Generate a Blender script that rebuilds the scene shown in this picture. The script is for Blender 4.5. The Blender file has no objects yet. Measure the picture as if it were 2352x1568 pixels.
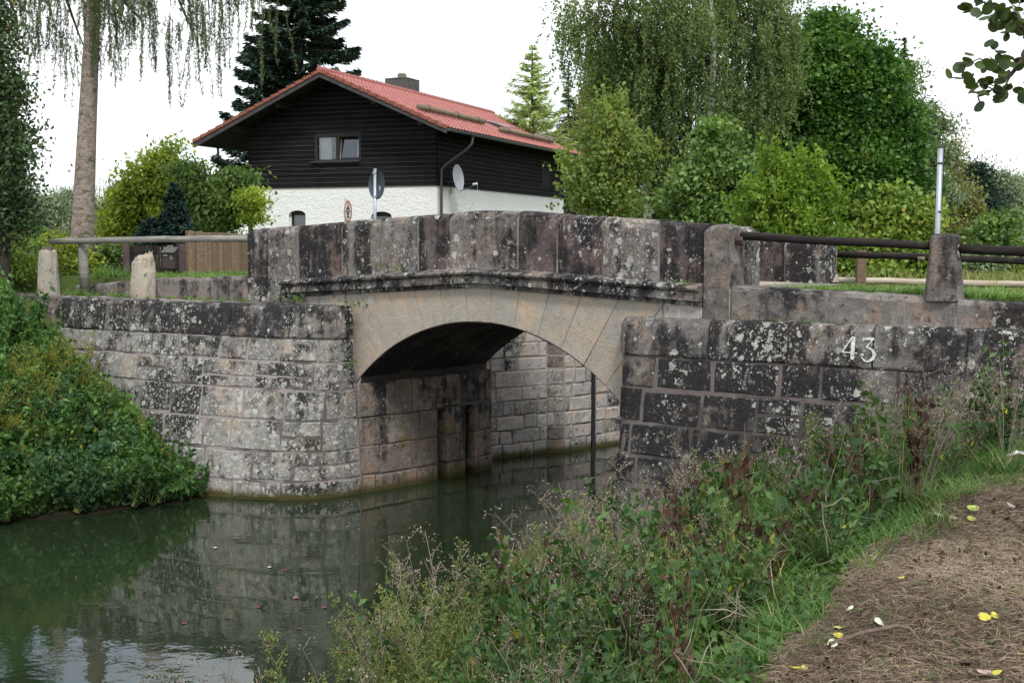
import bpy, bmesh, math, random
import numpy as np
from mathutils import Vector, Matrix
random.seed(7); rng = np.random.default_rng(11)
S = bpy.context.scene; COL = S.collection; D = bpy.data; R = math.radians
EYE = 3.5                       # camera height over the canal water (water = 0)
# ---------------------------------------------------------------- camera, sky, sun
FPX, CX, CY, HZ = 2940.0, 1176.0, 784.0, 560.0
PITCH = math.atan((CY-HZ)/FPX); CP, SP = math.cos(PITCH), math.sin(PITCH)
cam = D.cameras.new('camera'); cam.lens = 36*FPX/2352; cam.sensor_width = 36; cam.clip_end = 2000; cam.clip_start = .05
co = D.objects.new('camera', cam); COL.objects.link(co); co.location = (0, 0, EYE)
co.rotation_euler = (R(90)-PITCH, 0, 0); S.camera = co
w = D.worlds.new('World'); S.world = w; w.use_nodes = True
nt = w.node_tree; nt.nodes.clear(); N = nt.nodes.new; K = nt.links.new
sky = N('ShaderNodeTexSky'); sky.sky_type = 'NISHITA'; sky.sun_disc = False
SUN_EL, SUN_AZ = 50, 168
sky.sun_elevation = R(SUN_EL); sky.sun_rotation = R(SUN_AZ); sky.air_density = 1.0
tc = N('ShaderNodeTexCoord'); mp = N('ShaderNodeMapping'); mp.inputs['Scale'].default_value = (1, 1, 2.6)
no = N('ShaderNodeTexNoise'); no.inputs['Scale'].default_value = 2.2; no.inputs['Detail'].default_value = 6; no.inputs['Roughness'].default_value = .6
K(tc.outputs['Generated'], mp.inputs[0]); K(mp.outputs[0], no.inputs[0])
cr = N('ShaderNodeValToRGB'); cr.color_ramp.elements[0].position = .40; cr.color_ramp.elements[1].position = .56
cr.color_ramp.elements[0].color = (.42, .42, .42, 1); cr.color_ramp.elements[1].color = (1, 1, 1, 1)
K(no.outputs[0], cr.inputs[0])
mx = N('ShaderNodeMix'); mx.data_type = 'RGBA'; K(cr.outputs[0], mx.inputs[0]); K(sky.outputs[0], mx.inputs[6])
mx.inputs[7].default_value = (9.3, 9.5, 9.7, 1)
bg = N('ShaderNodeBackground'); bg.inputs[1].default_value = .11; K(mx.outputs[2], bg.inputs[0])
wo = N('ShaderNodeOutputWorld'); K(bg.outputs[0], wo.inputs[0])
sl = D.lights.new('sun', 'SUN'); sl.energy = 2.1; sl.angle = R(12); sl.color = (1, .98, .95)
so = D.objects.new('sun', sl); COL.objects.link(so)
az = R(SUN_AZ); sd = Vector((math.sin(az)*math.cos(R(SUN_EL)), math.cos(az)*math.cos(R(SUN_EL)), math.sin(R(SUN_EL))))
so.rotation_euler = sd.to_track_quat('Z', 'Y').to_euler(); so.location = (0, 0, 60)
S.view_settings.view_transform = 'Standard'; S.view_settings.look = 'None'; S.view_settings.gamma = 1
S.view_settings.use_curve_mapping = False; S.view_settings.exposure = 0.5
# ---------------------------------------------------------------- helpers
def at(px, py, Y):              # a point of the place: bearing and height as surveyed in the photograph, distance Y
    a = (px-CX)/FPX; b = (CY-py)/FPX
    ry = CP+b*SP; rz = -SP+b*CP; t = Y/ry
    return Vector((a*t, Y, EYE+rz*t))
BO = Vector((-.427, 16.465, 0)); BE = Vector((.788, -.6157, 0)); BN = Vector((.6157, .788, 0))
def SN(s, n, z): return Vector((BO.x+BE.x*s+BN.x*n, BO.y+BE.y*s+BN.y*n, z))
def tosn(x, y): dx, dy = x-BO.x, y-BO.y; return dx*BE.x+dy*BE.y, dx*BN.x+dy*BN.y
def lerp(a, b, t): return a+(b-a)*t
def pw(x, pts):
    if x <= pts[0][0]: return pts[0][1]
    for (a, va), (b, vb) in zip(pts, pts[1:]):
        if x <= b: return va+(vb-va)*(x-a)/(b-a)
    return pts[-1][1]
def tag(o, label=None, cat=None, group=None, kind=None):
    if label: o['label'] = label
    if cat: o['category'] = cat
    if group: o['group'] = group
    if kind: o['kind'] = kind
    return o
def thing(name, label, cat, loc=(0, 0, 0), group=None, rz=0):
    o = D.objects.new(name, None); COL.objects.link(o); o.location = loc; o.rotation_euler = (0, 0, rz)
    o.empty_display_size = .2
    return tag(o, label, cat, group)
def link(name, me, mat=None, parent=None, world=True):
    if mat is not None and not me.materials: me.materials.append(mat)
    o = D.objects.new(name, me); COL.objects.link(o)
    if parent is not None:
        o.parent = parent
        if world: o.matrix_parent_inverse = (Matrix.Translation(parent.location) @ parent.rotation_euler.to_matrix().to_4x4()).inverted()
    return o
def mesh(name, vs, fs, smooth=False):
    me = D.meshes.new(name); me.from_pydata([tuple(v) for v in vs], [], fs); me.update()
    if smooth: me.polygons.foreach_set('use_smooth', [True]*len(me.polygons))
    return me
def qmesh(name, V, k=4, smooth=False):   # V: (n, k, 3) polygons
    V = np.asarray(V, dtype=np.float32); n = V.shape[0]
    me = D.meshes.new(name); me.vertices.add(n*k); me.loops.add(n*k); me.polygons.add(n)
    me.vertices.foreach_set('co', V.reshape(-1)); me.loops.foreach_set('vertex_index', np.arange(n*k, dtype=np.int32))
    me.polygons.foreach_set('loop_start', np.arange(0, n*k, k, dtype=np.int32)); me.update(calc_edges=True)
    return me
class MB:
    def __init__(s): s.v = []; s.f = []
    def add(s, vs, fs):
        b = len(s.v); s.v += [tuple(v) for v in vs]; s.f += [tuple(i+b for i in f) for f in fs]; return s
    def box(s, a, b, M=None):
        (x0, y0, z0), (x1, y1, z1) = a, b
        vs = [(x0, y0, z0), (x1, y0, z0), (x1, y1, z0), (x0, y1, z0), (x0, y0, z1), (x1, y0, z1), (x1, y1, z1), (x0, y1, z1)]
        if M: vs = [M(*v) for v in vs]
        return s.add(vs, [(0, 3, 2, 1), (4, 5, 6, 7), (0, 1, 5, 4), (1, 2, 6, 5), (2, 3, 7, 6), (3, 0, 4, 7)])
    def tube(s, pts, rad, k=8, cap=True, jit=0):
        pts = [Vector(p) for p in pts]; n = len(pts)
        if not hasattr(rad, '__len__'): rad = [rad]*n
        vs = []; up = Vector((0, 0, 1)); d0 = (pts[-1]-pts[0]).normalized()
        if abs(d0.z) > .9: up = Vector((1, 0, 0))
        for i, p in enumerate(pts):
            d = (pts[min(i+1, n-1)]-pts[max(i-1, 0)]).normalized(); a = d.cross(up).normalized(); b = d.cross(a)
            for j in range(k):
                t = 2*math.pi*j/k; r = rad[i]*(1+random.uniform(-jit, jit))
                vs.append(p+a*r*math.cos(t)+b*r*math.sin(t))
        fs = [(i*k+j, (i+1)*k+j, (i+1)*k+(j+1) % k, i*k+(j+1) % k) for i in range(n-1) for j in range(k)]
        if cap: fs += [tuple(range(k)), tuple((n-1)*k+k-1-j for j in range(k))]
        return s.add(vs, fs)
    def build(s, name, mat, parent=None, smooth=False): 
        me = mesh(name, s.v, s.f, smooth); return link(name, me, mat, parent)
# ---------------------------------------------------------------- materials
class NT:
    def __init__(s, name):
        s.m = D.materials.new(name); s.m.use_nodes = True; s.t = s.m.node_tree; s.t.nodes.clear()
        s.pos = s.n('ShaderNodeNewGeometry'); s.oi = s.n('ShaderNodeObjectInfo')
    def n(s, k): return s.t.nodes.new(k)
    def l(s, a, b): s.t.links.new(a, b)
    def put(s, sock, v):
        if isinstance(v, bpy.types.NodeSocket): s.l(v, sock)
        elif isinstance(v, (tuple, list)) and len(v) == 3 and sock.type == 'RGBA': sock.default_value = (*v, 1)
        else: sock.default_value = v
    def vec(s, scale, src=None):
        m = s.n('ShaderNodeVectorMath'); m.operation = 'MULTIPLY'; s.l(src or s.pos.outputs['Position'], m.inputs[0])
        m.inputs[1].default_value = scale if hasattr(scale, '__len__') else (scale,)*3; return m.outputs[0]
    def noise(s, scale, detail=4, rough=.6, vec=None, dist=0):
        o = s.n('ShaderNodeTexNoise'); s.l(vec or s.pos.outputs['Position'], o.inputs['Vector'])
        o.inputs['Scale'].default_value = scale; o.inputs['Detail'].default_value = detail; o.inputs['Roughness'].default_value = rough
        o.inputs['Distortion'].default_value = dist; return o.outputs[0]
    def vor(s, scale, vec=None):
        o = s.n('ShaderNodeTexVoronoi'); s.l(vec or s.pos.outputs['Position'], o.inputs['Vector']); o.inputs['Scale'].default_value = scale
        return o.outputs['Distance'], o.outputs['Color']
    def math(s, op, a, b=0, c=0, clamp=False):
        o = s.n('ShaderNodeMath'); o.operation = op; o.use_clamp = clamp
        for i, v in enumerate((a, b, c)): s.put(o.inputs[i], v)
        return o.outputs[0]
    def ramp(s, v, a, b, va=0., vb=1.):
        o = s.n('ShaderNodeMapRange'); o.interpolation_type = 'SMOOTHSTEP'
        for i, q in enumerate((v, a, b, va, vb)): s.put(o.inputs[i], q)
        return o.outputs[0]
    def mix(s, f, a, b, mode='MIX'):
        o = s.n('ShaderNodeMix'); o.data_type = 'RGBA'; o.blend_type = mode
        s.put(o.inputs[0], f); s.put(o.inputs[6], a); s.put(o.inputs[7], b); return o.outputs[2]
    def xyz(s, v=None):
        o = s.n('ShaderNodeSeparateXYZ'); s.l(v or s.pos.outputs['Position'], o.inputs[0]); return o.outputs
    def bump(s, h, dist=.01, strength=1.0, nrm=None):
        o = s.n('ShaderNodeBump'); s.l(h, o.inputs['Height']); o.inputs['Distance'].default_value = dist; o.inputs['Strength'].default_value = strength
        if nrm: s.l(nrm, o.inputs['Normal'])
        return o.outputs[0]
    def out(s, col, rough=.85, bump=None, metal=0, spec=.3, trans=0, tcol=None, alpha=None):
        p = s.n('ShaderNodeBsdfPrincipled'); s.put(p.inputs['Base Color'], col); s.put(p.inputs['Roughness'], rough)
        p.inputs['Metallic'].default_value = metal; p.inputs['Specular IOR Level'].default_value = spec
        if bump: s.l(bump, p.inputs['Normal'])
        o = s.n('ShaderNodeOutputMaterial'); sh = p.outputs[0]
        if trans:
            t = s.n('ShaderNodeBsdfTranslucent'); s.put(t.inputs[0], tcol if tcol is not None else col)
            m = s.n('ShaderNodeMixShader'); m.inputs[0].default_value = trans; s.l(sh, m.inputs[1]); s.l(t.outputs[0], m.inputs[2]); sh = m.outputs[0]
        s.l(sh, o.inputs[0]); s.p = p; return s.m
def stone_mat(name, b1, b2, crust=.5, lichen=.5, moss=.3, streak=.5, stain=0, fine=1.0, film=.45, speck=.85):
    t = NT(name); rnd = t.oi.outputs['Random']
    rv = t.n('ShaderNodeVectorMath'); rv.operation = 'ADD'; t.l(t.pos.outputs['Position'], rv.inputs[0])
    t.l(t.vec((7.3, 3.1, 5.7), t.n('ShaderNodeCombineXYZ').outputs[0]), rv.inputs[1])
    big = t.noise(.9, 5, .6); med = t.noise(4.5, 7, .72); fin = t.noise(38, 4, .7); st = t.noise(1, 5, .6, t.vec((5, 5, .55)))
    c = t.mix(t.ramp(t.math('ADD', t.math('MULTIPLY', rnd, .35), med), .35, .95), b1, b2)
    c = t.mix(t.ramp(fin, .3, .75, 0, .45*fine), c, tuple(x*.45 for x in b1))
    c = t.mix(t.math('MULTIPLY', t.ramp(t.noise(2.2, 5, .65), .48, .62), .5), c, (b2[0]*1.25, b2[1]*1.0, b2[2]*.8))
    fl_ = t.ramp(t.noise(2.6, 9, .8, dist=.3), .50, .62); c = t.mix(t.math('MULTIPLY', fl_, film), c, (.30, .295, .28))
    # black crust: patchy, running down the face
    k = t.math('ADD', t.math('MULTIPLY', big, .55), t.math('MULTIPLY', st, streak*.5))
    k = t.math('ADD', k, t.math('MULTIPLY', med, .45)); k = t.math('ADD', k, t.math('MULTIPLY', rnd, .07))
    mid = .5*(1+streak*.5)+.08; th = mid+.17*(1-2*crust)
    km = t.ramp(k, th-.06, th+.07)
    c = t.mix(t.math('MULTIPLY', km, t.ramp(fin, .2, .6, .75, .98)), c, (.017, .016, .018))
    gm = t.noise(11, 6, .8); c = t.mix(t.ramp(gm, .54, .66, 0, speck), c, (.024, .022, .023)); c = t.mix(t.math('MULTIPLY', t.ramp(gm, .44, .34), film*1.3), c, (.36, .35, .32))
    # lichen rosettes of two sizes
    wob = t.n('ShaderNodeVectorMath'); wob.operation = 'ADD'; t.l(t.pos.outputs['Position'], wob.inputs[0])
    wn = t.n('ShaderNodeTexNoise'); wn.inputs['Scale'].default_value = 17; wn.inputs['Detail'].default_value = 5; t.l(t.pos.outputs['Position'], wn.inputs[0])
    t.l(t.vec(.11, wn.outputs['Color']), wob.inputs[1])
    patch = t.noise(1.15, 6, .75)
    for sc, rr, add in ((7.5, .34, -.02), (17, .36, 0), (34, .40, .02)):
        dd, cc = t.vor(sc, wob.outputs[0]); sep = t.xyz(cc)
        rad = t.math('MULTIPLY', t.ramp(patch, .62-.28*lichen+add, .80-.22*lichen+add), rr)
        rad = t.math('MULTIPLY', rad, t.ramp(sep[0], .25, .9, .1, 1.15))
        m = t.ramp(t.math('SUBTRACT', rad, dd), -.005, .05)
        lc = t.mix(sep[1], (.30, .31, .27), (.50, .50, .46))
        c = t.mix(t.math('MULTIPLY', m, t.ramp(fin, .3, .62, .45, .95)), c, lc)
    if moss:
        mm = t.ramp(t.noise(3.1, 6, .75, dist=.4), .72-.14*moss, .78-.14*moss)
        c = t.mix(t.math('MULTIPLY', mm, .9), c, (.030, .032, .012))
    # waterline: algae band, dark damp zone, ochre stain
    z = t.xyz()[2]; wz = t.math('ADD', z, t.math('MULTIPLY', t.math('SUBTRACT', med, .5), .25))
    c = t.mix(t.ramp(wz, .16, .02), c, (.055, .050, .018))
    if stain: 
        sm = t.math('MULTIPLY', t.ramp(t.noise(1.7, 5, .7), .55, .62), t.ramp(wz, 1.7, .2, .15, 1)); c = t.mix(t.math('MULTIPLY', sm, stain), c, (.12, .10, .012))
    h = t.math('ADD', t.math('MULTIPLY', fin, .5), med)
    nb = t.bump(h, .03, .75)
    return t.out(c, .92, nb, spec=.15)
M = {}
M['stone_l'] = stone_mat('wing_stone', (.20, .192, .175), (.33, .315, .29), .62, 1.5, .22, .5, stain=.2, film=.65)
M['stone_r'] = stone_mat('dark_wing_stone', (.10, .095, .09), (.19, .175, .16), .78, .85, .3, .6)
M['parapet'] = stone_mat('parapet_stone', (.15, .135, .125), (.20, .182, .170), .62, .95, .22, 1.0, film=.6)
M['parapet_red'] = stone_mat('reddish_parapet_stone', (.105, .08, .078), (.165, .125, .12), .78, .8, .22, 1.0, film=.3)
M['cope'] = stone_mat('coping_stone', (.15, .14, .135), (.23, .21, .19), .74, .95, .42, .8)
M['vous'] = stone_mat('arch_stone', (.36, .325, .28), (.43, .375, .305), -.02, .6, .0, .5, fine=.8, film=.5, speck=.22)
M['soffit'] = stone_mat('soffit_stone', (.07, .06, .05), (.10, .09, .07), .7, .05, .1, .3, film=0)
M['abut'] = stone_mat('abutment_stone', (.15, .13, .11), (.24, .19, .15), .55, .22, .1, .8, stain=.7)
M['lock'] = stone_mat('lock_stone', (.34, .31, .28), (.46, .43, .40), .30, .9, .05, .7)  # base lightened: daylight from above on the chamber wall put into the colour
M['tier'] = stone_mat('kerb_stone', (.18, .165, .15), (.25, .22, .20), .56, .5, .5, .5)
M['boll_y'] = stone_mat('pale_bollard_stone', (.34, .315, .26), (.44, .39, .31), .30, .6, .15, .5)
M['boll_d'] = stone_mat('dark_bollard_stone', (.12, .11, .10), (.2, .18, .165), .6, .35, .2, .9)
def mortar(name, a, b, dark):
    t = NT(name); med = t.noise(6, 6, .7); big = t.noise(1.3, 4)
    c = t.mix(med, a, b); c = t.mix(t.ramp(big, .62-dark*.25, .72-dark*.2, 0, .75), c, (.05, .045, .043))
    z = t.xyz()[2]; c = t.mix(t.ramp(z, .2, .02), c, (.055, .050, .018))
    return t.out(c, .95, t.bump(t.noise(60, 3), .006, .8), spec=.1)
M['mortar'] = mortar('pink_mortar', (.21, .185, .175), (.32, .28, .265), .6)
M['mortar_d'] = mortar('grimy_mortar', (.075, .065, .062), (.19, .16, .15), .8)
M['mortar_v'] = mortar('pale_mortar', (.33, .29, .25), (.42, .34, .28), .0)
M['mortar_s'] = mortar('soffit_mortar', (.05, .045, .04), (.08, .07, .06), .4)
def simple(name, a, b=None, scale=20, rough=.6, metal=0, bump=0, spec=.4, stretch=None):
    t = NT(name); v = t.vec(stretch) if stretch else None; f = t.noise(scale, 5, .65, v)
    c = t.mix(t.ramp(f, .3, .7), a, b or tuple(x*.8 for x in a))
    return t.out(c, rough, t.bump(f, bump) if bump else None, metal, spec)
M['render'] = None
def render_mat():
    t = NT('rough_white_render'); a = t.noise(7, 6, .7, t.vec((1, 1, 1.4)), .6); b = t.noise(30, 3)
    c = t.mix(t.ramp(t.noise(.8, 4), .35, .75, 0, .25), (.80, .80, .78), (.66, .66, .62))
    return t.out(c, .9, t.bump(t.math('ADD', a, t.math('MULTIPLY', b, .25)), .06, 1), spec=.1)
M['render'] = render_mat()
def board_mat():
    t = NT('black_stained_board'); st = t.noise(3, 5, .7, t.vec((.6, .6, 9))); z = t.xyz(); rnd = t.oi.outputs['Random']
    c = t.mix(t.ramp(t.math('ADD', st, t.math('MULTIPLY', rnd, .25)), .45, .8), (.005, .0055, .007), (.014, .014, .015))
    return t.out(c, .8, t.bump(st, .01), spec=.08)
M['board'] = board_mat()
M['board_edge'] = simple('worn_lit_board_edge', (.055, .045, .038), (.02, .018, .016), 2, .85)  # brownish worn lip, made paler so the colour carries the lit board edge
M['blackwood'] = simple('dark_stained_wood', (.012, .010, .010), (.022, .018, .016), 8, .7)
M['barge'] = simple('barge_board', (.03, .026, .028), (.055, .046, .048), 4, .7)
M['tile'] = simple('red_clay_tile', (.38, .135, .115), (.28, .10, .085), 5, .55, bump=.003)
M['tile_edge'] = simple('orange_verge_tile', (.27, .085, .05), (.17, .055, .035), 6, .7)
M['slate'] = simple('grey_slate', (.055, .060, .055), (.075, .078, .07), 9, .6)
M['zinc'] = simple('dark_zinc', (.05, .06, .062), (.085, .095, .095), 8, .45, .4)
M['pipe'] = simple('brown_metal_pipe', (.055, .045, .045), (.085, .07, .07), 9, .5, .2)
M['stick'] = simple('stick_bark', (.10, .07, .055), (.17, .125, .10), 40, .9, bump=.004)
M['log'] = simple('mossy_log', (.13, .115, .07), (.20, .17, .11), 7, .9, bump=.02, stretch=(1, 1, 1))
def rail_mat(name, a, b, s):
    t = NT(name); f = t.noise(1, 6, .7, t.vec((s[0], s[1], 24))); g = t.noise(30, 4, .7)
    c = t.mix(t.ramp(f, .35, .68), a, b); c = t.mix(t.ramp(t.oi.outputs['Random'], 0, 1, 0, .6), c, tuple(x*.45 for x in a)); c = t.mix(t.ramp(t.noise(2.5, 4), .6, .75, 0, .6), c, (.06, .06, .025))
    return t.out(c, .85, t.bump(t.math('ADD', f, t.math('MULTIPLY', g, .4)), .01), spec=.2)
M['rail_g'] = rail_mat('grey_weathered_rail', (.16, .155, .14), (.29, .28, .25), (2, 2))
M['rail_d'] = rail_mat('dark_weathered_rail', (.020, .016, .014), (.065, .055, .048), (2, 2))
M['rail_l'] = rail_mat('pale_peeled_rail', (.38, .31, .24), (.55, .48, .40), (2, 2))
M['picket'] = rail_mat('brown_picket', (.20, .14, .09), (.33, .24, .16), (14, 14))
M['picket_d'] = rail_mat('dark_gate_board', (.022, .018, .018), (.045, .036, .034), (14, 14))
M['gatepost'] = simple('purple_brown_steel', (.10, .06, .062), (.06, .04, .045), 7, .5)
M['galv'] = simple('galvanised_steel', (.42, .46, .50), (.34, .38, .42), 12, .42, .5)
M['signback'] = simple('sign_back', (.085, .11, .13), (.065, .085, .10), 4, .5, .3)
M['white'] = simple('white_paint', (.72, .72, .70), (.62, .62, .60), 20, .5)
M['num'] = simple('white_number_paint', (.78, .80, .78), (.30, .31, .30), 34, .8)
M['signred'] = simple('faded_sign_red', (.62, .20, .13), (.5, .17, .12), 8, .5)
M['black'] = simple('black_print', (.02, .02, .022), None, 10, .6)
M['dish'] = simple('grey_dish', (.34, .34, .36), (.30, .30, .32), 3, .55)
M['dishmark'] = simple('dish_mark', (.17, .17, .19), None, 9, .6)
M['pvc'] = simple('pale_plastic', (.6, .6, .52), (.5, .5, .42), 8, .5)
M['curtain'] = simple('net_curtain', (.50, .53, .55), (.36, .39, .42), 3, .9, stretch=(30, 30, 1))
M['lace'] = simple('dim_lace', (.07, .075, .08), (.16, .17, .18), 6, .9, stretch=(8, 8, 2))
M['room'] = simple('dark_room', (.012, .013, .014), None, 3, .9)
M['earthpot'] = simple('terracotta', (.38, .12, .05), None, 9, .8)
def glass():
    t = NT('window_glass'); p = t.n('ShaderNodeBsdfGlossy'); p.inputs[1].default_value = .03; p.inputs[0].default_value = (.9, .95, 1, 1)
    q = t.n('ShaderNodeBsdfTransparent'); m = t.n('ShaderNodeMixShader'); f = t.n('ShaderNodeFresnel'); f.inputs[0].default_value = 1.5
    t.l(t.math('ADD', f.outputs[0], .02), m.inputs[0]); t.l(q.outputs[0], m.inputs[1]); t.l(p.outputs[0], m.inputs[2])
    o = t.n('ShaderNodeOutputMaterial'); t.l(m.outputs[0], o.inputs[0]); return t.m
M['glass'] = glass()
def bark(name, a, b, sc, blotch=None):
    t = NT(name); f = t.noise(1, 7, .75, t.vec(sc)); g = t.noise(25, 4, .7)
    c = t.mix(t.ramp(f, .38, .62), a, b)
    if blotch: c = t.mix(t.ramp(t.noise(1, 3, .6, t.vec((5, 5, 7))), .60, .64), c, blotch)
    return t.out(c, .9, t.bump(t.math('ADD', f, t.math('MULTIPLY', g, .5)), .04), spec=.1)
M['bark_s'] = bark('spruce_bark', (.19, .155, .13), (.36, .30, .26), (9, 9, 14), (.13, .12, .06))
M['bark_b'] = bark('birch_bark', (.34, .33, .31), (.55, .54, .51), (4, 4, 9), (.03, .028, .026))
M['bark_d'] = bark('dark_bark', (.035, .03, .024), (.08, .068, .055), (12, 12, 5))
M['bark_o'] = bark('orange_birch_stem', (.36, .17, .07), (.48, .26, .12), (8, 8, 8))
M['twig'] = bark('twig_bark', (.055, .045, .035), (.10, .085, .065), (12, 12, 8))
def leaf(name, c1, c2, c3=None, trans=.35, rough=.55, spec=.35, f3=.06):
    if name not in ('hanging_needle', 'dark_evergreen_leaf', 'fir_needle', 'alder_leaf', 'withered_leaf', 'dry_seed_stalk', 'mown_straw', 'yellow_flower_head', 'dwarf_spruce_needle', 'bright_ash_leaf', 'maple_leaf', 'bank_shrub_leaf', 'tall_herb_leaf', 'bluish_leaf', 'bank_weed_leaf', 'green_stem', 'green_plume', 'ground_cover_leaf'):
        c1, c2 = [(c[0]*1.38, c[1]*1.24, c[2]*1.22) for c in (c1, c2)]
    t = NT(name); r = t.pos.outputs['Random Per Island']; g = t.noise(.9, 4, .6)
    v = t.math('ADD', t.math('MULTIPLY', r, .5), t.math('MULTIPLY', t.ramp(g, .3, .7), .5))
    c = t.mix(t.ramp(v, .1, .95), c1, c2)
    if c3: c = t.mix(t.math('GREATER_THAN', r, 1-f3), c, c3)
    hv = t.n('ShaderNodeHueSaturation'); t.l(c, hv.inputs['Color']); t.l(t.ramp(t.oi.outputs['Random'], 0, 1, .8, 1.2), hv.inputs['Value'])
    c = hv.outputs[0]
    tc_ = t.mix(1, c, (1.25, 1.25, .6), 'MULTIPLY')
    return t.out(c, rough, None, spec=spec, trans=trans, tcol=tc_)
L = {}
L['maple'] = leaf('maple_leaf', (.035, .095, .02), (.12, .23, .045), (.25, .26, .03), f3=.01)
L['birch'] = leaf('birch_leaf', (.085, .15, .055), (.19, .29, .115), (.30, .33, .10), f3=.04, trans=.45)
L['ybirch'] = leaf('young_birch_leaf', (.11, .20, .045), (.25, .36, .11), (.40, .36, .08), f3=.06, trans=.45)
L['hazel'] = leaf('hazel_leaf', (.06, .13, .035), (.15, .25, .07), f3=.03)
L['ash'] = leaf('bright_ash_leaf', (.12, .24, .03), (.29, .44, .06), (.42, .44, .06), f3=.05, trans=.45)
L['olive'] = leaf('olive_leaf', (.13, .16, .055), (.22, .25, .09), f3=.03)
L['mixed'] = leaf('hedge_leaf', (.08, .15, .03), (.19, .29, .06), (.38, .34, .05), f3=.05)
L['yellowg'] = leaf('yellow_green_leaf', (.12, .20, .03), (.26, .36, .05), (.50, .46, .05), f3=.10, trans=.42)
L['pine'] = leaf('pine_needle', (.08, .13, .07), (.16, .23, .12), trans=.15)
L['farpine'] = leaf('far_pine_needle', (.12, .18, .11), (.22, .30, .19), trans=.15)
L['fir'] = leaf('fir_needle', (.020, .050, .030), (.065, .115, .080), trans=.08)
L['bluespruce'] = leaf('dwarf_spruce_needle', (.02, .055, .042), (.06, .12, .10), trans=.08)
L['larch'] = leaf('larch_needle', (.19, .29, .11), (.34, .45, .20), trans=.4)
L['thuja'] = leaf('dark_evergreen_leaf', (.022, .05, .018), (.075, .125, .045), (.2, .13, .03), f3=.02, trans=.15)
L['spray'] = leaf('hanging_needle', (.075, .11, .045), (.16, .21, .08), trans=.3)
L['alder'] = leaf('alder_leaf', (.035, .06, .02), (.07, .11, .03), trans=.3)
L['bank'] = leaf('bank_shrub_leaf', (.022, .068, .018), (.105, .205, .05), (.30, .30, .03), f3=.03)
L['bank2'] = leaf('tall_herb_leaf', (.045, .135, .03), (.165, .30, .075), f3=.02)
L['bankb'] = leaf('bluish_leaf', (.03, .085, .035), (.09, .185, .08), f3=.02)
L['gold'] = leaf('yellow_flower_head', (.15, .17, .02), (.30, .28, .03), trans=.2)
L['weed'] = leaf('bank_weed_leaf', (.025, .07, .022), (.11, .20, .055), (.36, .33, .04), f3=.04)
L['deadleaf'] = leaf('withered_leaf', (.030, .018, .011), (.085, .048, .028), trans=.1)
L['dry'] = leaf('dry_seed_stalk', (.17, .14, .105), (.34, .29, .22), trans=.1)
L['plume'] = leaf('green_plume', (.11, .14, .035), (.22, .25, .07), trans=.25)
L['stemg'] = leaf('green_stem', (.10, .13, .035), (.19, .21, .07), trans=.05)
L['stemr'] = leaf('brown_stem', (.06, .03, .02), (.12, .07, .04), trans=.05)
L['grass'] = leaf('grass_blade', (.045, .12, .025), (.13, .25, .06), (.38, .36, .14), f3=.08)
L['hay'] = leaf('mown_straw', (.15, .10, .07), (.43, .32, .23), (.10, .15, .04), f3=.08, trans=.08)
L['cover'] = leaf('ground_cover_leaf', (.045, .11, .025), (.11, .21, .045), (.13, .20, .04), f3=.08)
# ---------------------------------------------------------------- terrain
XW = [(-10, -4.4), (0, -2.6), (4, -1.9), (6, -1.55), (8, -1.2), (9, -1.0), (10, -.72), (11, -.32), (12, .15), (13, .75), (14.2, 1.35), (16, 1.5)]
XH = [(-10, -1.9), (0, -.1), (4, .8), (5.2, 1.15), (6.85, 1.92), (7.8, 2.45), (9.6, 3.65), (12, 5.2), (16, 7)]
WLT = [(-14, 25.2), (-9.5, 22.0), (-7.5, 20.5), (-5.9, 19.35), (-4.8, 18.72), (-3.9, 18.2), (-3.2, 17.82), (-2.75, 17.56), (-2.42, 17.48), (-2.22, 17.72)]
WLB = [(-14, 24.8), (-9.6, 21.6), (-7.6, 20.0), (-6.0, 18.85), (-4.9, 18.05), (-4.09, 17.6), (-3.44, 17.38), (-2.88, 17.36), (-2.42, 17.56), (-2.12, 17.86)]
WRT = [(1.38, 15.1), (1.31, 14.88), (1.36, 14.68), (1.55, 14.52), (1.9, 14.27), (2.8, 13.62), (4.9, 12.13), (8.0, 9.9), (12, 7)]
WRB = [(1.42, 15.1), (1.24, 14.78), (1.17, 14.45), (1.33, 14.22), (1.68, 13.98), (2.6, 13.34), (4.7, 11.85), (7.8, 9.62), (11.8, 6.7)]
def poly_side(x, y, line):      # signed distance to a polyline, positive on its left
    best = 1e9; sg = 1
    for (ax, ay), (bx, by) in zip(line, line[1:]):
        dx, dy = bx-ax, by-ay; t = max(0, min(1, ((x-ax)*dx+(y-ay)*dy)/(dx*dx+dy*dy)))
        px, py = ax+dx*t, ay+dy*t; q = math.hypot(x-px, y-py)
        if q < best-1e-9: best = q; sg = 1 if dx*(y-ay)-dy*(x-ax) > 0 else -1
    return best*sg
LB = [(-40, -4), (-20, 7.5), (-10, 13.4), (-6.5, 16.05), (-4.6, 17.42)]   # left water edge, land on its left
def sm(t): t = max(0, min(1, t)); return t*t*(3-2*t)
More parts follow.
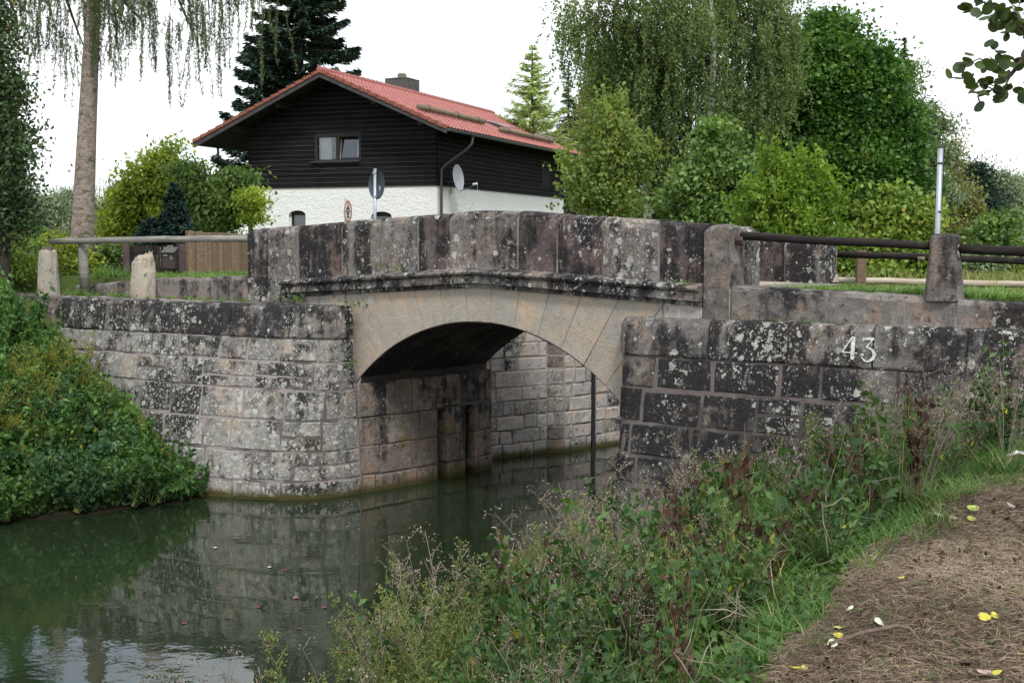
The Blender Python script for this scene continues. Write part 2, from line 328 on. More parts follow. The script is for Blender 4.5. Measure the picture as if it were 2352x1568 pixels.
def gz(x, y):
    s, n = tosn(x, y)
    far = max(0, min(1, (math.hypot(x, y)-30)/45)); land = lerp(2.92, 1.9, sm(far))+.03*math.sin(x*.7)*math.cos(y*.5)*min(1, max(0, n-.6))
    if x > 2 and n > 3: land -= .45*min(1, (n-3)/3)
    if n > 0.02 or (n > -.5 and s > 2.5):
        if abs(s+.1) < 2.75 and n > -.5 and n < 12.5: return -1.0
        if n > .3: return land
    if s < 0 and n > -1.6:       # behind the left wing wall
        if poly_side(x, y, WLT) > .55: return 2.6 if n < .25 else land
    if x > pw(y, XW)-3 and poly_side(x, y, WRT) > .25 and x > 1.0: return 2.6 if n < .25 else land
    # left bank
    dl = poly_side(x, y, LB)
    if dl > -1.5 and s < 0 and (x < -4.42):
        return max(-.8, min(2.62, .15+.56*dl+.12*math.sin(x*2.1)*math.sin(y*1.7)))
    xw, xh = pw(y, XW), pw(y, XH)
    t = (x-xw)/(xh-xw)
    if t < -1: return -1.0
    if t < 0: return t*.8
    if t < 1: return 1.72*(.75*t+.25*sm(t))+.05*math.sin(x*3+y*2)
    return 1.72+.06*min(6, x-xh)+.035*math.sin(x*4.1)*math.sin(y*3.3)+.05*math.sin(x*1.1+y*1.9)
def ground_mat():
    t = NT('ground'); z = t.xyz(); f = t.noise(2.2, 6, .7); g = t.noise(24, 5, .75)
    gr = t.mix(g, (.035, .06, .014), (.09, .125, .035)); br = t.mix(g, (.07, .048, .034), (.20, .15, .11))
    x, y = z[0], z[1]
    hay = t.math('MULTIPLY', t.ramp(t.math('SUBTRACT', x, t.math('MULTIPLY', t.math('SUBTRACT', y, 3.4), .5)), -.5, .5), t.ramp(y, 13, 11.5))
    hay = t.math('MULTIPLY', hay, t.ramp(z[2], 1.2, 1.6))
    c = t.mix(hay, gr, br); c = t.mix(t.ramp(f, .5, .7, 0, .5), c, (.06, .045, .03))
    c = t.mix(t.ramp(z[2], .25, .0), c, (.018, .015, .009))
    return t.out(c, .95, t.bump(g, .03), spec=.1)
M['ground'] = ground_mat()
def build_ground():
    xs = np.concatenate([np.arange(-260, -34, 12), np.arange(-34, -14, 1.0), np.arange(-14, 10, .25), np.arange(10, 34, 1.0), np.arange(34, 270, 12)])
    ys = np.concatenate([np.arange(-40, -4, 4), np.arange(-4, 26, .25), np.arange(26, 70, 1.0), np.arange(70, 420, 14)])
    V = [(x, y, gz(x, y)) for y in ys for x in xs]; nx, ny = len(xs), len(ys)
    Fc = [(j*nx+i, j*nx+i+1, (j+1)*nx+i+1, (j+1)*nx+i) for j in range(ny-1) for i in range(nx-1)]
    o = link('ground', mesh('ground', V, Fc, True), M['ground']); tag(o, 'grassy banks and ground on both sides of the canal', kind='structure')
build_ground()
def water():
    t = NT('canal_water'); v = t.vec((1, 1, 1)); a = t.noise(5.5, 3, .55, v, .3); b = t.noise(1.3, 2, .5, t.vec((1.4, .7, 1))); c = t.noise(22, 2, .5)
    mask = t.ramp(t.noise(.35, 2), .42, .6, .15, 1)
    h = t.math('ADD', t.math('MULTIPLY', a, .6), b); h = t.math('ADD', h, t.math('MULTIPLY', c, .015)); h = t.math('MULTIPLY', h, mask)
    col = t.mix(t.noise(.5, 3), (.011, .019, .009), (.017, .028, .013))
    m = t.out(col, .02, t.bump(h, .0045, 1), spec=.5); t.p.inputs['IOR'].default_value = 1.55
    mb = MB(); mb.add([(-60, -30, 0), (30, -30, 0), (30, 70, 0), (-60, 70, 0)], [(0, 1, 2, 3)])
    o = mb.build('water', m); tag(o, 'dark green still canal water', kind='structure')
water()
# ---------------------------------------------------------------- stone blocks
def inset(poly, d):
    n = len(poly); out = []
    for i in range(n):
        p0, p1, p2 = [Vector(poly[(i+k) % n]) for k in (-1, 0, 1)]
        e1 = (p1-p0).normalized(); e2 = (p2-p1).normalized(); n1 = Vector((-e1.y, e1.x)); n2 = Vector((-e2.y, e2.x))
        b = n1+n2; q = b.length_squared
        out.append(p1+b*(2*d/q) if q > 1e-6 else p1)
    return out
def clip(poly, a, b, c):        # keep a*x+b*y<=c
    out = []
    for i in range(len(poly)):
        p, q = poly[i], poly[(i+1) % len(poly)]; dp, dq = a*p[0]+b*p[1]-c, a*q[0]+b*q[1]-c
        if dp <= 0: out.append(p)
        if dp*dq < 0: t = dp/(dp-dq); out.append((p[0]+(q[0]-p[0])*t, p[1]+(q[1]-p[1])*t))
    return out
def block(name, parent, poly, F, mat, gap=.018, proud=.012, depth=.2, ch=.014, jit=.007, rough=.006, seg=.22, topround=0):
    """poly: counter-clockwise (u, z) outline; F(u, z, d) -> world, d outward"""
    if len(poly) < 3: return None
    P = inset(poly, gap); Q = []
    if len(poly) == 4:          # a squared block: gridded face that follows a curved wall
        w_ = (P[1]-P[0]).length; h_ = (P[3]-P[0]).length; nu = max(2, min(6, round(w_/.17))); nz = max(2, min(3, round(h_/.17)))
        us = [0, ch*1.1/max(w_, .05)]+[i/nu for i in range(1, nu)]+[1-ch*1.1/max(w_, .05), 1]; ws = [0, ch*1.1/max(h_, .05)]+[i/nz for i in range(1, nz)]+[1-ch*1.1/max(h_, .05), 1]
        A, B = len(us), len(ws); vs = []; fs = []; dent = random.uniform(-rough, rough)
        for j, tz in enumerate(ws):
            for i, tu in enumerate(us):
                p = P[0].lerp(P[1], tu).lerp(P[3].lerp(P[2], tu), tz); eu, ez = i in (0, A-1), j in (0, B-1)
                near = i in (0, 1, A-2, A-1) or j in (0, 1, B-2, B-1); q = p+Vector((random.uniform(-jit, jit), random.uniform(-jit, jit)))*(1 if near else .5)
                vs.append(F(q.x, q.y, (proud-ch-.003) if (eu or ez) else proud+dent*.3+random.uniform(-rough, rough)*(.5 if near else .8)))
        fs = [(j*A+i, j*A+i+1, (j+1)*A+i+1, (j+1)*A+i) for j in range(B-1) for i in range(A-1)]
        rim = [i for i in range(A)]+[j*A+A-1 for j in range(1, B)]+[(B-1)*A+i for i in range(A-2, -1, -1)]+[j*A for j in range(B-2, 0, -1)]
        b0 = len(vs); cn = [F(p.x, p.y, -depth) for p in P]; vs += cn
        cidx = {0: 0, A-1: 1, (B-1)*A+A-1: 2, (B-1)*A: 3}; cur = 0
        side = [(0, A-1, 0, 1), (A-1, (B-1)*A+A-1, 1, 2), ((B-1)*A+A-1, (B-1)*A, 2, 3), ((B-1)*A, 0, 3, 0)]
        rl_ = rim+[0]
        for a, b, ca, cb in side:
            ia = rl_.index(a); ib = rl_.index(b, ia+1) if b != 0 else len(rl_)-1
            fs.append(tuple([b0+cb]+[b0+ca]+rl_[ia:ib+1])[::1])
        me = mesh(name, vs, fs); return link(name, me, mat, parent)
    for i in range(len(P)):
        a, b = P[i], P[(i+1) % len(P)]; k = max(1, min(5, int((b-a).length/seg+.5)))
        for j in range(k):
            p = a.lerp(b, j/k); Q.append(p+Vector((random.uniform(-jit, jit), random.uniform(-jit, jit))))
    c = sum(Q, Vector((0, 0)))/len(Q); n = len(Q)
    def toward(p, d): v = c-p; return p+v*min(.5, d/max(v.length, .01)*1.2)
    R2 = [toward(p, ch) for p in Q]; R3 = [p.lerp(c, .5) for p in Q]
    vs = [F(p.x, p.y, -depth) for p in Q]+[F(p.x, p.y, proud-ch) for p in Q]
    vs += [F(p.x, p.y, proud+random.uniform(-rough, rough)*.5) for p in R2]+[F(p.x, p.y, proud+random.uniform(-rough, rough*1.0)) for p in R3]+[F(c.x, c.y, proud+random.uniform(0, rough))]
    fs = []
    for r in range(3):
        for i in range(n): j = (i+1) % n; fs.append((r*n+i, r*n+j, (r+1)*n+j, (r+1)*n+i))
    fs += [(3*n+i, 3*n+(i+1) % n, 4*n) for i in range(n)]
    me = mesh(name, vs, fs); return link(name, me, mat, parent)
class Wall:                     # a wall face between a foot line and a top line
    def __init__(s, B, T, z0, z1, sub=5):
        def cat(P):
            P = [Vector(p) for p in P]; out = []
            for i in range(len(P)-1):
                p0 = P[max(i-1, 0)]; p1, p2 = P[i], P[i+1]; p3 = P[min(i+2, len(P)-1)]
                for k in range(sub):
                    t = k/sub; out.append(.5*((2*p1)+(p2-p0)*t+(2*p0-5*p1+4*p2-p3)*t*t+(3*p1-p0-3*p2+p3)*t**3))
            out.append(P[-1]); return out
        s.B, s.T = cat(B), cat(T); s.z0, s.z1 = z0, z1; s.u = [0]
        for i in range(1, len(s.B)): s.u.append(s.u[-1]+((s.B[i]+s.T[i])/2-(s.B[i-1]+s.T[i-1])/2).length)
        s.len = s.u[-1]
    def F(s, u, z, d):
        u = max(0, min(s.len, u)); i = 0
        while i < len(s.u)-2 and s.u[i+1] < u: i += 1
        t = (u-s.u[i])/(s.u[i+1]-s.u[i]); k = (z-s.z0)/(s.z1-s.z0)
        a = s.B[i].lerp(s.T[i], k); b = s.B[i+1].lerp(s.T[i+1], k); p = a.lerp(b, t); e_ = (b-a).normalized()
        return Vector((p.x+e_.y*d, p.y-e_.x*d, z))      # outward = right of travel
    def sheet(s, name, mat, parent, u0, u1, za, zb, back=0, d=0):
        us = [u0]+[u for u in s.u if u0 < u < u1]+[u1]; vs = []; fs = []; zs = [za+(zb-za)*k/4 for k in range(5)]
        for u in us:
            for z in zs: vs.append(s.F(u, z, d))
            vs.append(s.F(u, zb, d-back) if back else s.F(u, zb, d))
        k = 6
        for i in range(len(us)-1):
            for j in range(4+(1 if back else 0)): fs.append((i*k+j, (i+1)*k+j, (i+1)*k+j+1, i*k+j+1))
        return link(name, mesh(name, vs, fs), mat, parent)
def courses(W, parent, u0, u1, zs, mat, lo, hi, gap=.02, name='stone', skip=None, mats=None, proud=.012, first=None, rough=.008):
    for ci, (z1, z0) in enumerate(zip(zs, zs[1:])):
        u = u0; l_, h_ = (first if ci == 0 and first else (lo, hi)); off = random.uniform(.3, 1.0)
        while u < u1-.03:
            v = u+random.uniform(l_, h_)*off; off = 1
            if u1-v < l_*.55: v = u1
            v = min(v, u1); k1 = random.uniform(-.012, .012); sl_ = random.uniform(-.02, .02)
            segs = [(u, v)]
            if skip:
                for a, b, top in skip:
                    new = []
                    for p, q in segs:
                        if z0 < top-.05 and q > a and p < b:
                            if p < a-.05: new.append((p, a))
                            if q > b+.05: new.append((b, q))
                        else: new.append((p, q))
                    segs = new
            for p, q in segs:
                if q-p < .06: continue
                m = random.choice(mats) if mats else mat
                if random.random() < .10 and (z1-z0) > .3 and (q-p) > .4 and ci > 0:   # a split course
                    zm = lerp(z0, z1, random.uniform(.4, .6))
                    block(name, parent, [(p, z0), (q, z0), (q, zm), (p, zm)], W.F, m, gap*.7, proud, rough=rough)
                    block(name, parent, [(p, zm), (q, zm), (q, z1), (p, z1)], W.F, m, gap*.7, proud, rough=rough)
                else:
                    block(name, parent, [(p, z0+k1), (q-sl_, z0+k1), (q+sl_, z1+k1 if ci else z1), (p, z1+k1 if ci else z1)], W.F, m, gap*random.uniform(.6, 1.4), proud+random.uniform(-.004, .01), rough=rough)
            u = v
# coping with rounded top edge: swept profile pieces
def sweep(name, parent, us, F, prof, mat, jit=.004, caps=True):
    vs = []; n = len(prof(us[0]))
    for u in us:
        for (d, z) in prof(u): vs.append(F(u, z+random.uniform(-jit, jit), d+random.uniform(-jit, jit)))
    fs = [(i*n+j, (i+1)*n+j, (i+1)*n+(j+1) % n, i*n+(j+1) % n) for i in range(len(us)-1) for j in range(n)]
    if caps: fs += [tuple(range(n)), tuple((len(us)-1)*n+n-1-j for j in range(n))]
    return link(name, mesh(name, vs, fs), mat, parent)
def span(a, b, gap, k=4): a += gap; b -= gap; return [a+(b-a)*i/k for i in range(k+1)]
# left wing wall -----------------------------------------------------------
wl = thing('wing_wall', 'curved grey lichen-spotted ashlar wing wall left of the arch, running into the green shrubs', 'wall', (-4, 18, 0), 'wing walls of the bridge')
WL = Wall(WLB, WLT, 0, 2.65)
WL.sheet('mortar_core', M['mortar'], wl, 0, WL.len, -.6, 2.63, back=1.9)
def cope_course(W, parent, u0, u1, ztop, zbot, wide, mat, lo, hi, edge=.05):
    u = u0
    while u < u1-.02:
        v = min(u1, u+random.uniform(lo, hi)); v = u1 if u1-v < lo*.5 else v
        z1 = lambda q: ztop(q) if callable(ztop) else ztop
        k = max(3, int((v-u)/.16)); dz = random.uniform(-.008, .008); pr = random.uniform(.02, .035)
        sweep('coping_stone', parent, span(u, v, .012, k), W.F,
              lambda q: [(-wide, zbot), (pr-.012, zbot), (pr, zbot+.02), (pr+.004, (zbot+z1(q))/2), (pr, z1(q)-edge-.02+dz), (pr-edge*.45, z1(q)-edge*.3+dz), (pr-edge*1.4, z1(q)+dz), (-wide, z1(q)+dz)], mat, jit=.006)
        u = v
cope_course(WL, wl, 0, WL.len-.02, 2.655, 2.20, .34, M['cope'], .75, 1.25)
UL = WL.len
courses(WL, wl, UL-9.5, UL-.01, [2.20, 1.87, 1.49, 1.07, .65, .24, -.25], M['stone_l'], .45, .95, gap=.013, rough=.006)
# left abutment: from the nose into the arch, with two stop-plank slots
AB = [(-2.12, 17.86), (-1.86, 18.07), (-1.49, 18.44), (-1.11, 18.83), (-.72, 19.30), (-.32, 19.79)]
br = thing('stone_bridge', 'old sandstone canal bridge with a segmental arch, blackened parapet and moulded cornice', 'bridge', (-.43, 16.5, 0))
ABT = [(-2.178, 17.778), (-1.88, 18.05)]+AB[2:]
WA = Wall(AB, ABT, 0, 1.56)
def ua(x, y): return min(range(int(WA.len*100)), key=lambda i: (WA.F(i/100, 0, 0)-Vector((x, y, 0))).length)/100
sl1, sl2 = ua(-1.10, 18.84), ua(-.72, 19.31)
slots = [(sl1, sl1+.20, 1.07), (sl2, sl2+.22, 1.07)]
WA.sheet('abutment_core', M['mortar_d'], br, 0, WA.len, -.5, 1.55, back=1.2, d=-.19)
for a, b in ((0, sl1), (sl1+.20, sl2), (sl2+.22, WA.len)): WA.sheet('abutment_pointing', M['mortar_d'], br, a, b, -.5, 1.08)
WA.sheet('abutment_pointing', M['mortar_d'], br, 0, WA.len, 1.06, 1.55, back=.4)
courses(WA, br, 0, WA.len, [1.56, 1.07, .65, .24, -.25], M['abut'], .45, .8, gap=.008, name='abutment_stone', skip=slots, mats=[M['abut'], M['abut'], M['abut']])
mb = MB(); e2 = SN(-1.97, 2.74, 0); mb.add([(-.32, 19.79, -.5), (-.70, 20.12, -.5), (-.70, 20.12, 1.56), (-.32, 19.79, 1.56)], [(0, 1, 2, 3)]); mb.build('abutment_return', M['mortar_d'], br)
# lock chamber beyond the arch
lk = thing('lock_wall', 'pale patched ashlar lock chamber wall seen through the arch', 'wall', (0, 21, 0))
LKP = [(-.75, 20.36), (-.32, 20.67), (.58, 21.30), (.88, 21.39), (1.35, 21.86), (1.36, 21.88)]
for P_, bck in (([(-.95, 20.2), (-.32, 20.68), (.13, 20.99), (.58, 21.30)], 1), ([(.58, 21.30), (.73, 21.345), (.88, 21.39)], 1), ([(.88, 21.39), (1.12, 21.62), (1.36, 21.86)], 1), ([(1.44, 21.93), (2.3, 22.74), (4, 24.4), (5.3, 25.9)], 1)):
    W_ = Wall(P_, P_, 0, 3.0); W_.sheet('wall_core', M['mortar'], lk, 0, W_.len, -.6, 2.95, back=1.2)
    zz = [2.95, 2.68, 2.40, 2.16, 1.88, 1.64, 1.42, 1.15, .92, .68, .45, .22, -.2]
    courses(W_, lk, 0, min(W_.len, 5), zz, M['lock'], .22, .60, gap=.009, rough=.008, mats=[M['lock'], M['lock'], M['stone_l'], M['abut']] if P_[0][0] == .58 else [M['lock'], M['lock'], M['lock'], M['stone_l']])
mb = MB(); mb.add([(1.36, 21.86, -.6), (1.33, 22.1, -.6), (1.62, 22.2, -.6), (1.44, 21.93, -.6), (1.36, 21.86, 3), (1.33, 22.1, 3), (1.62, 22.2, 3), (1.44, 21.93, 3)], [(0, 1, 5, 4), (1, 2, 6, 5), (2, 3, 7, 6)]); mb.build('slot', M['soffit'], lk)
o_ = MB().tube([(1.40, 21.84, -.4), (1.40, 21.84, 2.9)], .03, 8).build('slot_bar', M['black'], lk)  # thin black bar that draws a dark line over the slot
RW = [(SN(2.3, 12, 0).x, SN(2.3, 12, 0).y), (SN(2.3, 3, 0).x, SN(2.3, 3, 0).y), (1.42, 15.05)]
W_ = Wall(RW, RW, 0, 1.56, 1); W_.sheet('far_wall_core', M['mortar_d'], lk, 0, W_.len, -.6, 1.5)
W2 = Wall(RW[:2], RW[:2], 0, 3, 1); W2.sheet('far_wall_core', M['mortar_d'], lk, 0, W2.len, 1.4, 2.45, back=1)
# right wing wall ------------------------------------------------------------
wr = thing('wing_wall', 'blackened ashlar wing wall right of the arch, carved and painted with the number 43', 'wall', (3, 13, 0), 'wing walls of the bridge')
WR = Wall(WRB, WRT, 0, 2.65)
WR.sheet('mortar_core', M['mortar_d'], wr, 0, WR.len, -.5, 2.62, back=1.3)
def zr_(u): return 2.655+.006*u
jr = [0, .5]
cope_course(WR, wr, 0, 1.62, zr_, 2.24, .42, M['cope'], 1.5, 1.7, .06)
u43 = 1.62
for a, b in ((1.62, 2.55), (2.55, 3.47), (3.47, 4.4), (4.4, 5.4), (5.4, 6.6), (6.6, 7.8)):
    k = 6; sweep('coping_stone', wr, span(a, b, .012, k), WR.F, lambda q: [(-.42, 2.24), (.018, 2.24), (.028, 2.26), (.03, 2.45), (.026, zr_(q)-.07), (0, zr_(q)-.015), (-.06, zr_(q)), (-.42, zr_(q))], M['cope'], jit=.004)
courses(WR, wr, 0, 8, [2.24, 1.87, 1.48, 1.11, .79, .42, .05, -.35], M['stone_r'], .32, .80, gap=.017)
# number 43: painted carved digits, on the third coping stone
def stroke(pts, ws):
    mb = MB(); n = len(pts); vs = []
    for i, (x, z) in enumerate(pts):
        x0, z0 = pts[max(i-1, 0)]; x1, z1 = pts[min(i+1, n-1)]; d = Vector((x1-x0, z1-z0)).normalized()
        vs += [(x-d.y*ws[i]/2, z+d.x*ws[i]/2), (x+d.y*ws[i]/2, z-d.x*ws[i]/2)]
    return vs, [(2*i, 2*i+1, 2*i+3, 2*i+2) for i in range(n-1)]
def digits(cu, cz, sc, F, parent, specs, mat, name='painted_number'):
    for pieces in specs:
        mb = MB(); lv = 0
        for pts, ws in pieces:
            vs, fs = stroke(pts, ws); lv += 1
            jj = [random.uniform(-.006, .006) for _ in vs]
            mb.add([F(cu+x*sc, cz+z*sc+j*.5, .041+.0006*lv) for (x, z), j in zip(vs, jj)], fs)
        mb.build(name, mat, parent)
arc = [(.205*math.cos(R(a)), .25*math.sin(R(a))) for a in range(95, -150, -20)]
four = [([(-.02, .50), (-.02, -.50)], [.17, .17]), ([(-.06, .50), (-.50, -.20)], [.07, .06]), ([(-.52, -.20), (.20, -.22)], [.055, .05])]
three = [([(.40, .42), (.90, .43)], [.12, .10]), ([(.41, .46), (.41, .30)], [.05, .03]), ([(.88, .46), (.58, .06)], [.06, .04]),
         ([(.56, .07), (.72, .03), (.88, -.08), (.95, -.24), (.90, -.40), (.76, -.52), (.62, -.56), (.50, -.50), (.40, -.38), (.36, -.30)], [.03, .07, .13, .17, .15, .10, .07, .06, .06, .03]),
         ([(.34, -.28), (.44, -.24), (.47, -.31)], [.05, .11, .05])]
digits(3.27, 2.44, .235, WR.F, wr, [four, three], M['num'])
# ---------------------------------------------------------------- arch, spandrels, cornice, parapets
AR, AZ, HALF, DEP = 3.14, -.64, 2.25, 2.8
def zc(s): return pw(s, [(-3.62, 2.96), (0, 3.18), (3.29, 3.03), (5, 2.95)])
def zt(s): return pw(s, [(-4.44, 3.72), (-.48, 3.90), (0, 3.925), (.63, 3.90), (3.29, 3.72), (3.63, 3.70)])
FF = lambda s, z, d: SN(s, -d, z)
def zi(s): return AZ+math.sqrt(max(0, AR*AR-s*s)) if abs(s) < HALF else 1.2
def core():
    ss = [-4.42, -3.4, -2.6, -HALF-.001]+[-HALF+2*HALF*i/40 for i in range(41)]+[HALF+.001, 2.7, 3.3, 3.62]
    vs = []; fs = []
    for s in ss:
        b = zi(s)-.0; tp = min(3.02, zc(s)-.02)
        vs += [SN(s, .012, b), SN(s, .012, tp), SN(s, DEP, tp), SN(s, DEP, b)]
    for i in range(len(ss)-1):
        for j in range(4): fs.append((4*i+j, 4*(i+1)+j, 4*(i+1)+(j+1) % 4, 4*i+(j+1) % 4))
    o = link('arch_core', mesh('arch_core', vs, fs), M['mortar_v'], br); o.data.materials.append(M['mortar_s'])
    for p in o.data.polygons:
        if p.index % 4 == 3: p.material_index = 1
core()
NV = 13; A0 = math.asin(HALF/AR)
for i in range(NV):
    a0, a1 = -A0+2*A0*i/NV, -A0+2*A0*(i+1)/NV
    P = [(math.sin(a0)*AR, AZ+math.cos(a0)*AR), (math.sin((a0+a1)/2)*AR, AZ+math.cos((a0+a1)/2)*AR), (math.sin(a1)*AR, AZ+math.cos(a1)*AR), (math.sin(a1)*6, AZ+math.cos(a1)*6), (math.sin(a0)*6, AZ+math.cos(a0)*6)]
    s0, s1 = (-3.62, 0) if i < NV/2 else (0, 3.29); m = (zc(s1)-zc(s0))/(s1-s0); c0 = zc(s0)-m*s0-.20
    P = clip(P, -m, 1, c0); P = clip(P, -1, 0, 2.40); P = clip(P, 1, 0, 2.75)
    if len(P) > 2: block('voussoir', br, P, FF, M['vous'], .003, .006, .35, .004, .002, .003, .3)
for s0, s1, z0 in ((-3.44, -2.95, 2.62), (-2.95, -2.42, 2.62), (2.77, 3.28, 2.62), (-4.42, -3.46, 2.62)):
    P = [(s0, z0), (s1, z0), (s1, zc(s1)-.19 if s0 > -4 else 2.98), (s0, zc(s0)-.19 if s0 > -4 else 2.95)]
    block('spandrel_stone', br, P, FF, M['lock'] if s0 > -4 else M['parapet'], .008, .014, .3, .006, .004, .004)
FS = lambda a, n, d: Vector(SN(math.sin(a/AR)*(AR-d), n, AZ+math.cos(a/AR)*(AR-d)))
for i in range(NV):
    a0, a1 = (-A0+2*A0*i/NV)*AR, (-A0+2*A0*(i+1)/NV)*AR; cuts = [.0, .4]+sorted(random.uniform(.7, 2.5) for _ in range(2))+[DEP]
    for n0, n1 in zip(cuts, cuts[1:]):
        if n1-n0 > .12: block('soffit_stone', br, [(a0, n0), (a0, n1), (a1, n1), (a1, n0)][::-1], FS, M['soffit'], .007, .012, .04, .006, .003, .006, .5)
# cornice
cj = [-3.66, -3.2, -2.75, -2.1, -1.35, -.7, 0, .62, 1.3, 2.0, 2.55, 3.0, 3.285]
for a, b in zip(cj, cj[1:]):
    sweep('cornice_stone', br, span(a, b, .004, 4), FF, lambda s: [(-.02, zc(s)+.03), (.09, zc(s)+.005), (.135, zc(s)-.01), (.15, zc(s)-.035), (.135, zc(s)-.062), (.085, zc(s)-.068), (.08, zc(s)-.08), (.105, zc(s)-.085), (.108, zc(s)-.175), (.085, zc(s)-.182), (.05, zc(s)-.185), (.045, zc(s)-.232), (-.02, zc(s)-.235)], M['cope'], jit=.003)
# parapet stones
def parapet(js, n0, zb, zt_, mat, parent, th=.36, postl=True):
    for i, (a, b) in enumerate(zip(js, js[1:])):
        r = .075; zz = random.uniform(-.006, .006)
        sweep('parapet_stone', parent, span(a, b, .019, 5), lambda s, z, d: SN(s, n0-d, z),
              lambda s: [(0, zb(s)), (0, zt_(s)-r*1.3+zz), (-.018, zt_(s)-r*.5+zz), (-.06, zt_(s)-r*.1+zz), (-.12, zt_(s)+zz+.006), (-th+.12, zt_(s)+zz+.006), (-th+.05, zt_(s)-r*.1), (-th+.01, zt_(s)-r*.6), (-th, zt_(s)-r*1.3), (-th, zb(s))], M['parapet_red'] if i % 5 in (1, 4) or i == 7 else mat, jit=.005)
    a, b = js[0]+.02, js[-1]-.02
    sweep('parapet_pointing', parent, span(a, b, 0, 24), lambda s, z, d: SN(s, n0-d, z),
          lambda s: [(-.012, zb(s)), (-.012, zt_(s)-.11), (-.04, zt_(s)-.05), (-.13, zt_(s)-.012), (-th+.13, zt_(s)-.012), (-th+.03, zt_(s)-.06), (-th+.012, zt_(s)-.12), (-th+.012, zb(s))], M['mortar'], jit=.002)
parapet([-4.05, -3.39, -2.49, -1.71, -1.05, -.48, .63, 1.24, 1.90, 2.69, 3.29], 0, lambda s: zc(s)-.03 if s > -3.7 else 2.9, zt, M['parapet'], br)
def post(s0, s1, n0, n1, zb, z1, mat, r=.045, name='end_post', jit=.004):
    us = span(s0, s1, 0, 5)
    def z_(s): e_ = min(s-s0, s1-s); return z1-(r if e_ < .001 else r*.25 if e_ < (s1-s0)*.25 else 0)
    sweep(name, br, us, lambda s, z, d: SN(s, n0-d, z), lambda s: [(0, zb), (0, z_(s)-r*1.3), (-.02, z_(s)-r*.5), (-.07, z_(s)-r*.05), (-(n1-n0)/2, z_(s)+.012), (-(n1-n0)+.07, z_(s)-r*.05), (-(n1-n0)+.02, z_(s)-r*.5), (-(n1-n0), z_(s)-r*1.3), (-(n1-n0), zb)], mat, jit)
post(-4.46, -4.06, -.02, .40, 2.6, 3.725, M['parapet'])
post(3.30, 3.60, -.03, .37, 2.6, 3.715, M['boll_d'])
post(3.34, 3.62, .385, .70, 2.9, 3.69, M['parapet'])
# far parapet
parapet([-4.4, -3.3, -2.3, -1.2, -.2, .9, 1.9, 2.55, 3.12, 3.66], 2.38, lambda s: 2.95, lambda s: pw(s, [(-4.4, 3.60), (0, 3.80), (1.5, 3.66), (3.7, 3.54)]), M['parapet'], br, .42)
# road over the bridge
mb = MB()
for a, b in zip(range(-8, 8, 2), range(-6, 10, 2)):
    zr0, zr1 = 3.0+.06*math.exp(-a*a/20), 3.0+.06*math.exp(-b*b/20)
    mb.add([SN(a*.5 if abs(a) < 12 else a-math.copysign(6, a), .45, zr0), SN(b*.5 if abs(b) < 12 else b-math.copysign(6, b), .45, zr1), SN(b*.5 if abs(b) < 12 else b-math.copysign(6, b), 2.33, zr1), SN(a*.5 if abs(a) < 12 else a-math.copysign(6, a), 2.33, zr0)], [(0, 1, 2, 3)])
M['road'] = simple('gravel_road', (.16, .15, .13), (.22, .20, .18), 30, .95, bump=.01)
tag(mb.build('road', M['road']), 'gravel track over the bridge', kind='structure')
# second tier kerb walls
def tier(parent, js, zt_, zb, n0=0.0, th=.38):
    for a, b in zip(js, js[1:]):
        dz = random.uniform(-.012, .012)
        sweep('kerb_stone', parent, span(a, b, .016, 5), lambda s, z, d: SN(s, n0-d, z), lambda s: [(0, zb), (0, (zb+zt_(s))/2), (0, zt_(s)-.05+dz), (-.02, zt_(s)-.012+dz), (-.06, zt_(s)+dz), (-th, zt_(s)+dz), (-th, zb)], M['tier'], jit=.009)
    sweep('kerb_pointing', parent, span(js[0]+.02, js[-1]-.02, 0, 20), lambda s, z, d: SN(s, n0-d, z), lambda s: [(-.012, zb), (-.012, zt_(s)-.03), (-.05, zt_(s)-.015), (-th+.02, zt_(s)-.015), (-th+.02, zb)], M['mortar'])
tl = thing('kerb_wall', 'low mossy stone kerb wall stepping up to the left end of the parapet', 'wall', SN(-6, 0, 2.6), 'kerb walls above the wing walls')
tier(tl, [-9.0, -8.05, -7.25, -6.75, -6.15, -5.35, -4.47], lambda s: pw(s, [(-9, 2.80), (-7, 2.93), (-4.4, 3.02)]), 2.55)
tr = thing('kerb_wall', 'low stained stone kerb wall under the dark rail, right of the parapet end post', 'wall', SN(6, 0, 2.6), 'kerb walls above the wing walls')
tier(tr, [3.60, 4.05, 4.75, 5.6, 6.12, 6.95, 8.0, 9.2, 10.5], lambda s: pw(s, [(3.6, 3.04), (5.8, 2.95), (6.8, 2.915), (10, 2.85)]), 2.6, n0=.03)
# ---------------------------------------------------------------- the house
HC = Vector((-2.79, 48, 0)); HG = Vector((-.933, .36, 0)); HD = Vector((.36, .933, 0))
def HP(k, l, z): return Vector((HC.x+HG.x*k+HD.x*l, HC.y+HG.y*k+HD.y*l, z))
KW, LW, ZG, ZW = 8.1, 14.6, 2.6, 5.72
K0, KR, K1, Z0, ZR, Z1 = -.91, 4.17, 9.74, 7.68, 9.93, 7.47
def zroof(k): return Z0+(ZR-Z0)*(k-K0)/(KR-K0) if k < KR else ZR+(Z1-ZR)*(k-KR)/(K1-KR)
ho = thing('house', 'two-storey house with white render below, black timber boards above and a red tiled roof', 'house', HP(4, 7, ZG))
gw = [(6.36, 5.62, 4.80, 3.2), (2.76, 1.90, 4.72, 3.2)]      # ground floor windows: k left, k right, top, foot
def wallplan(k0, k1, z0, z1): return [HP(k0, 0, z0), HP(k1, 0, z0), HP(k1, 0, z1), HP(k0, 0, z1)]
mb = MB(); ks = [KW, 6.36, 5.62, 2.76, 1.90, 0]
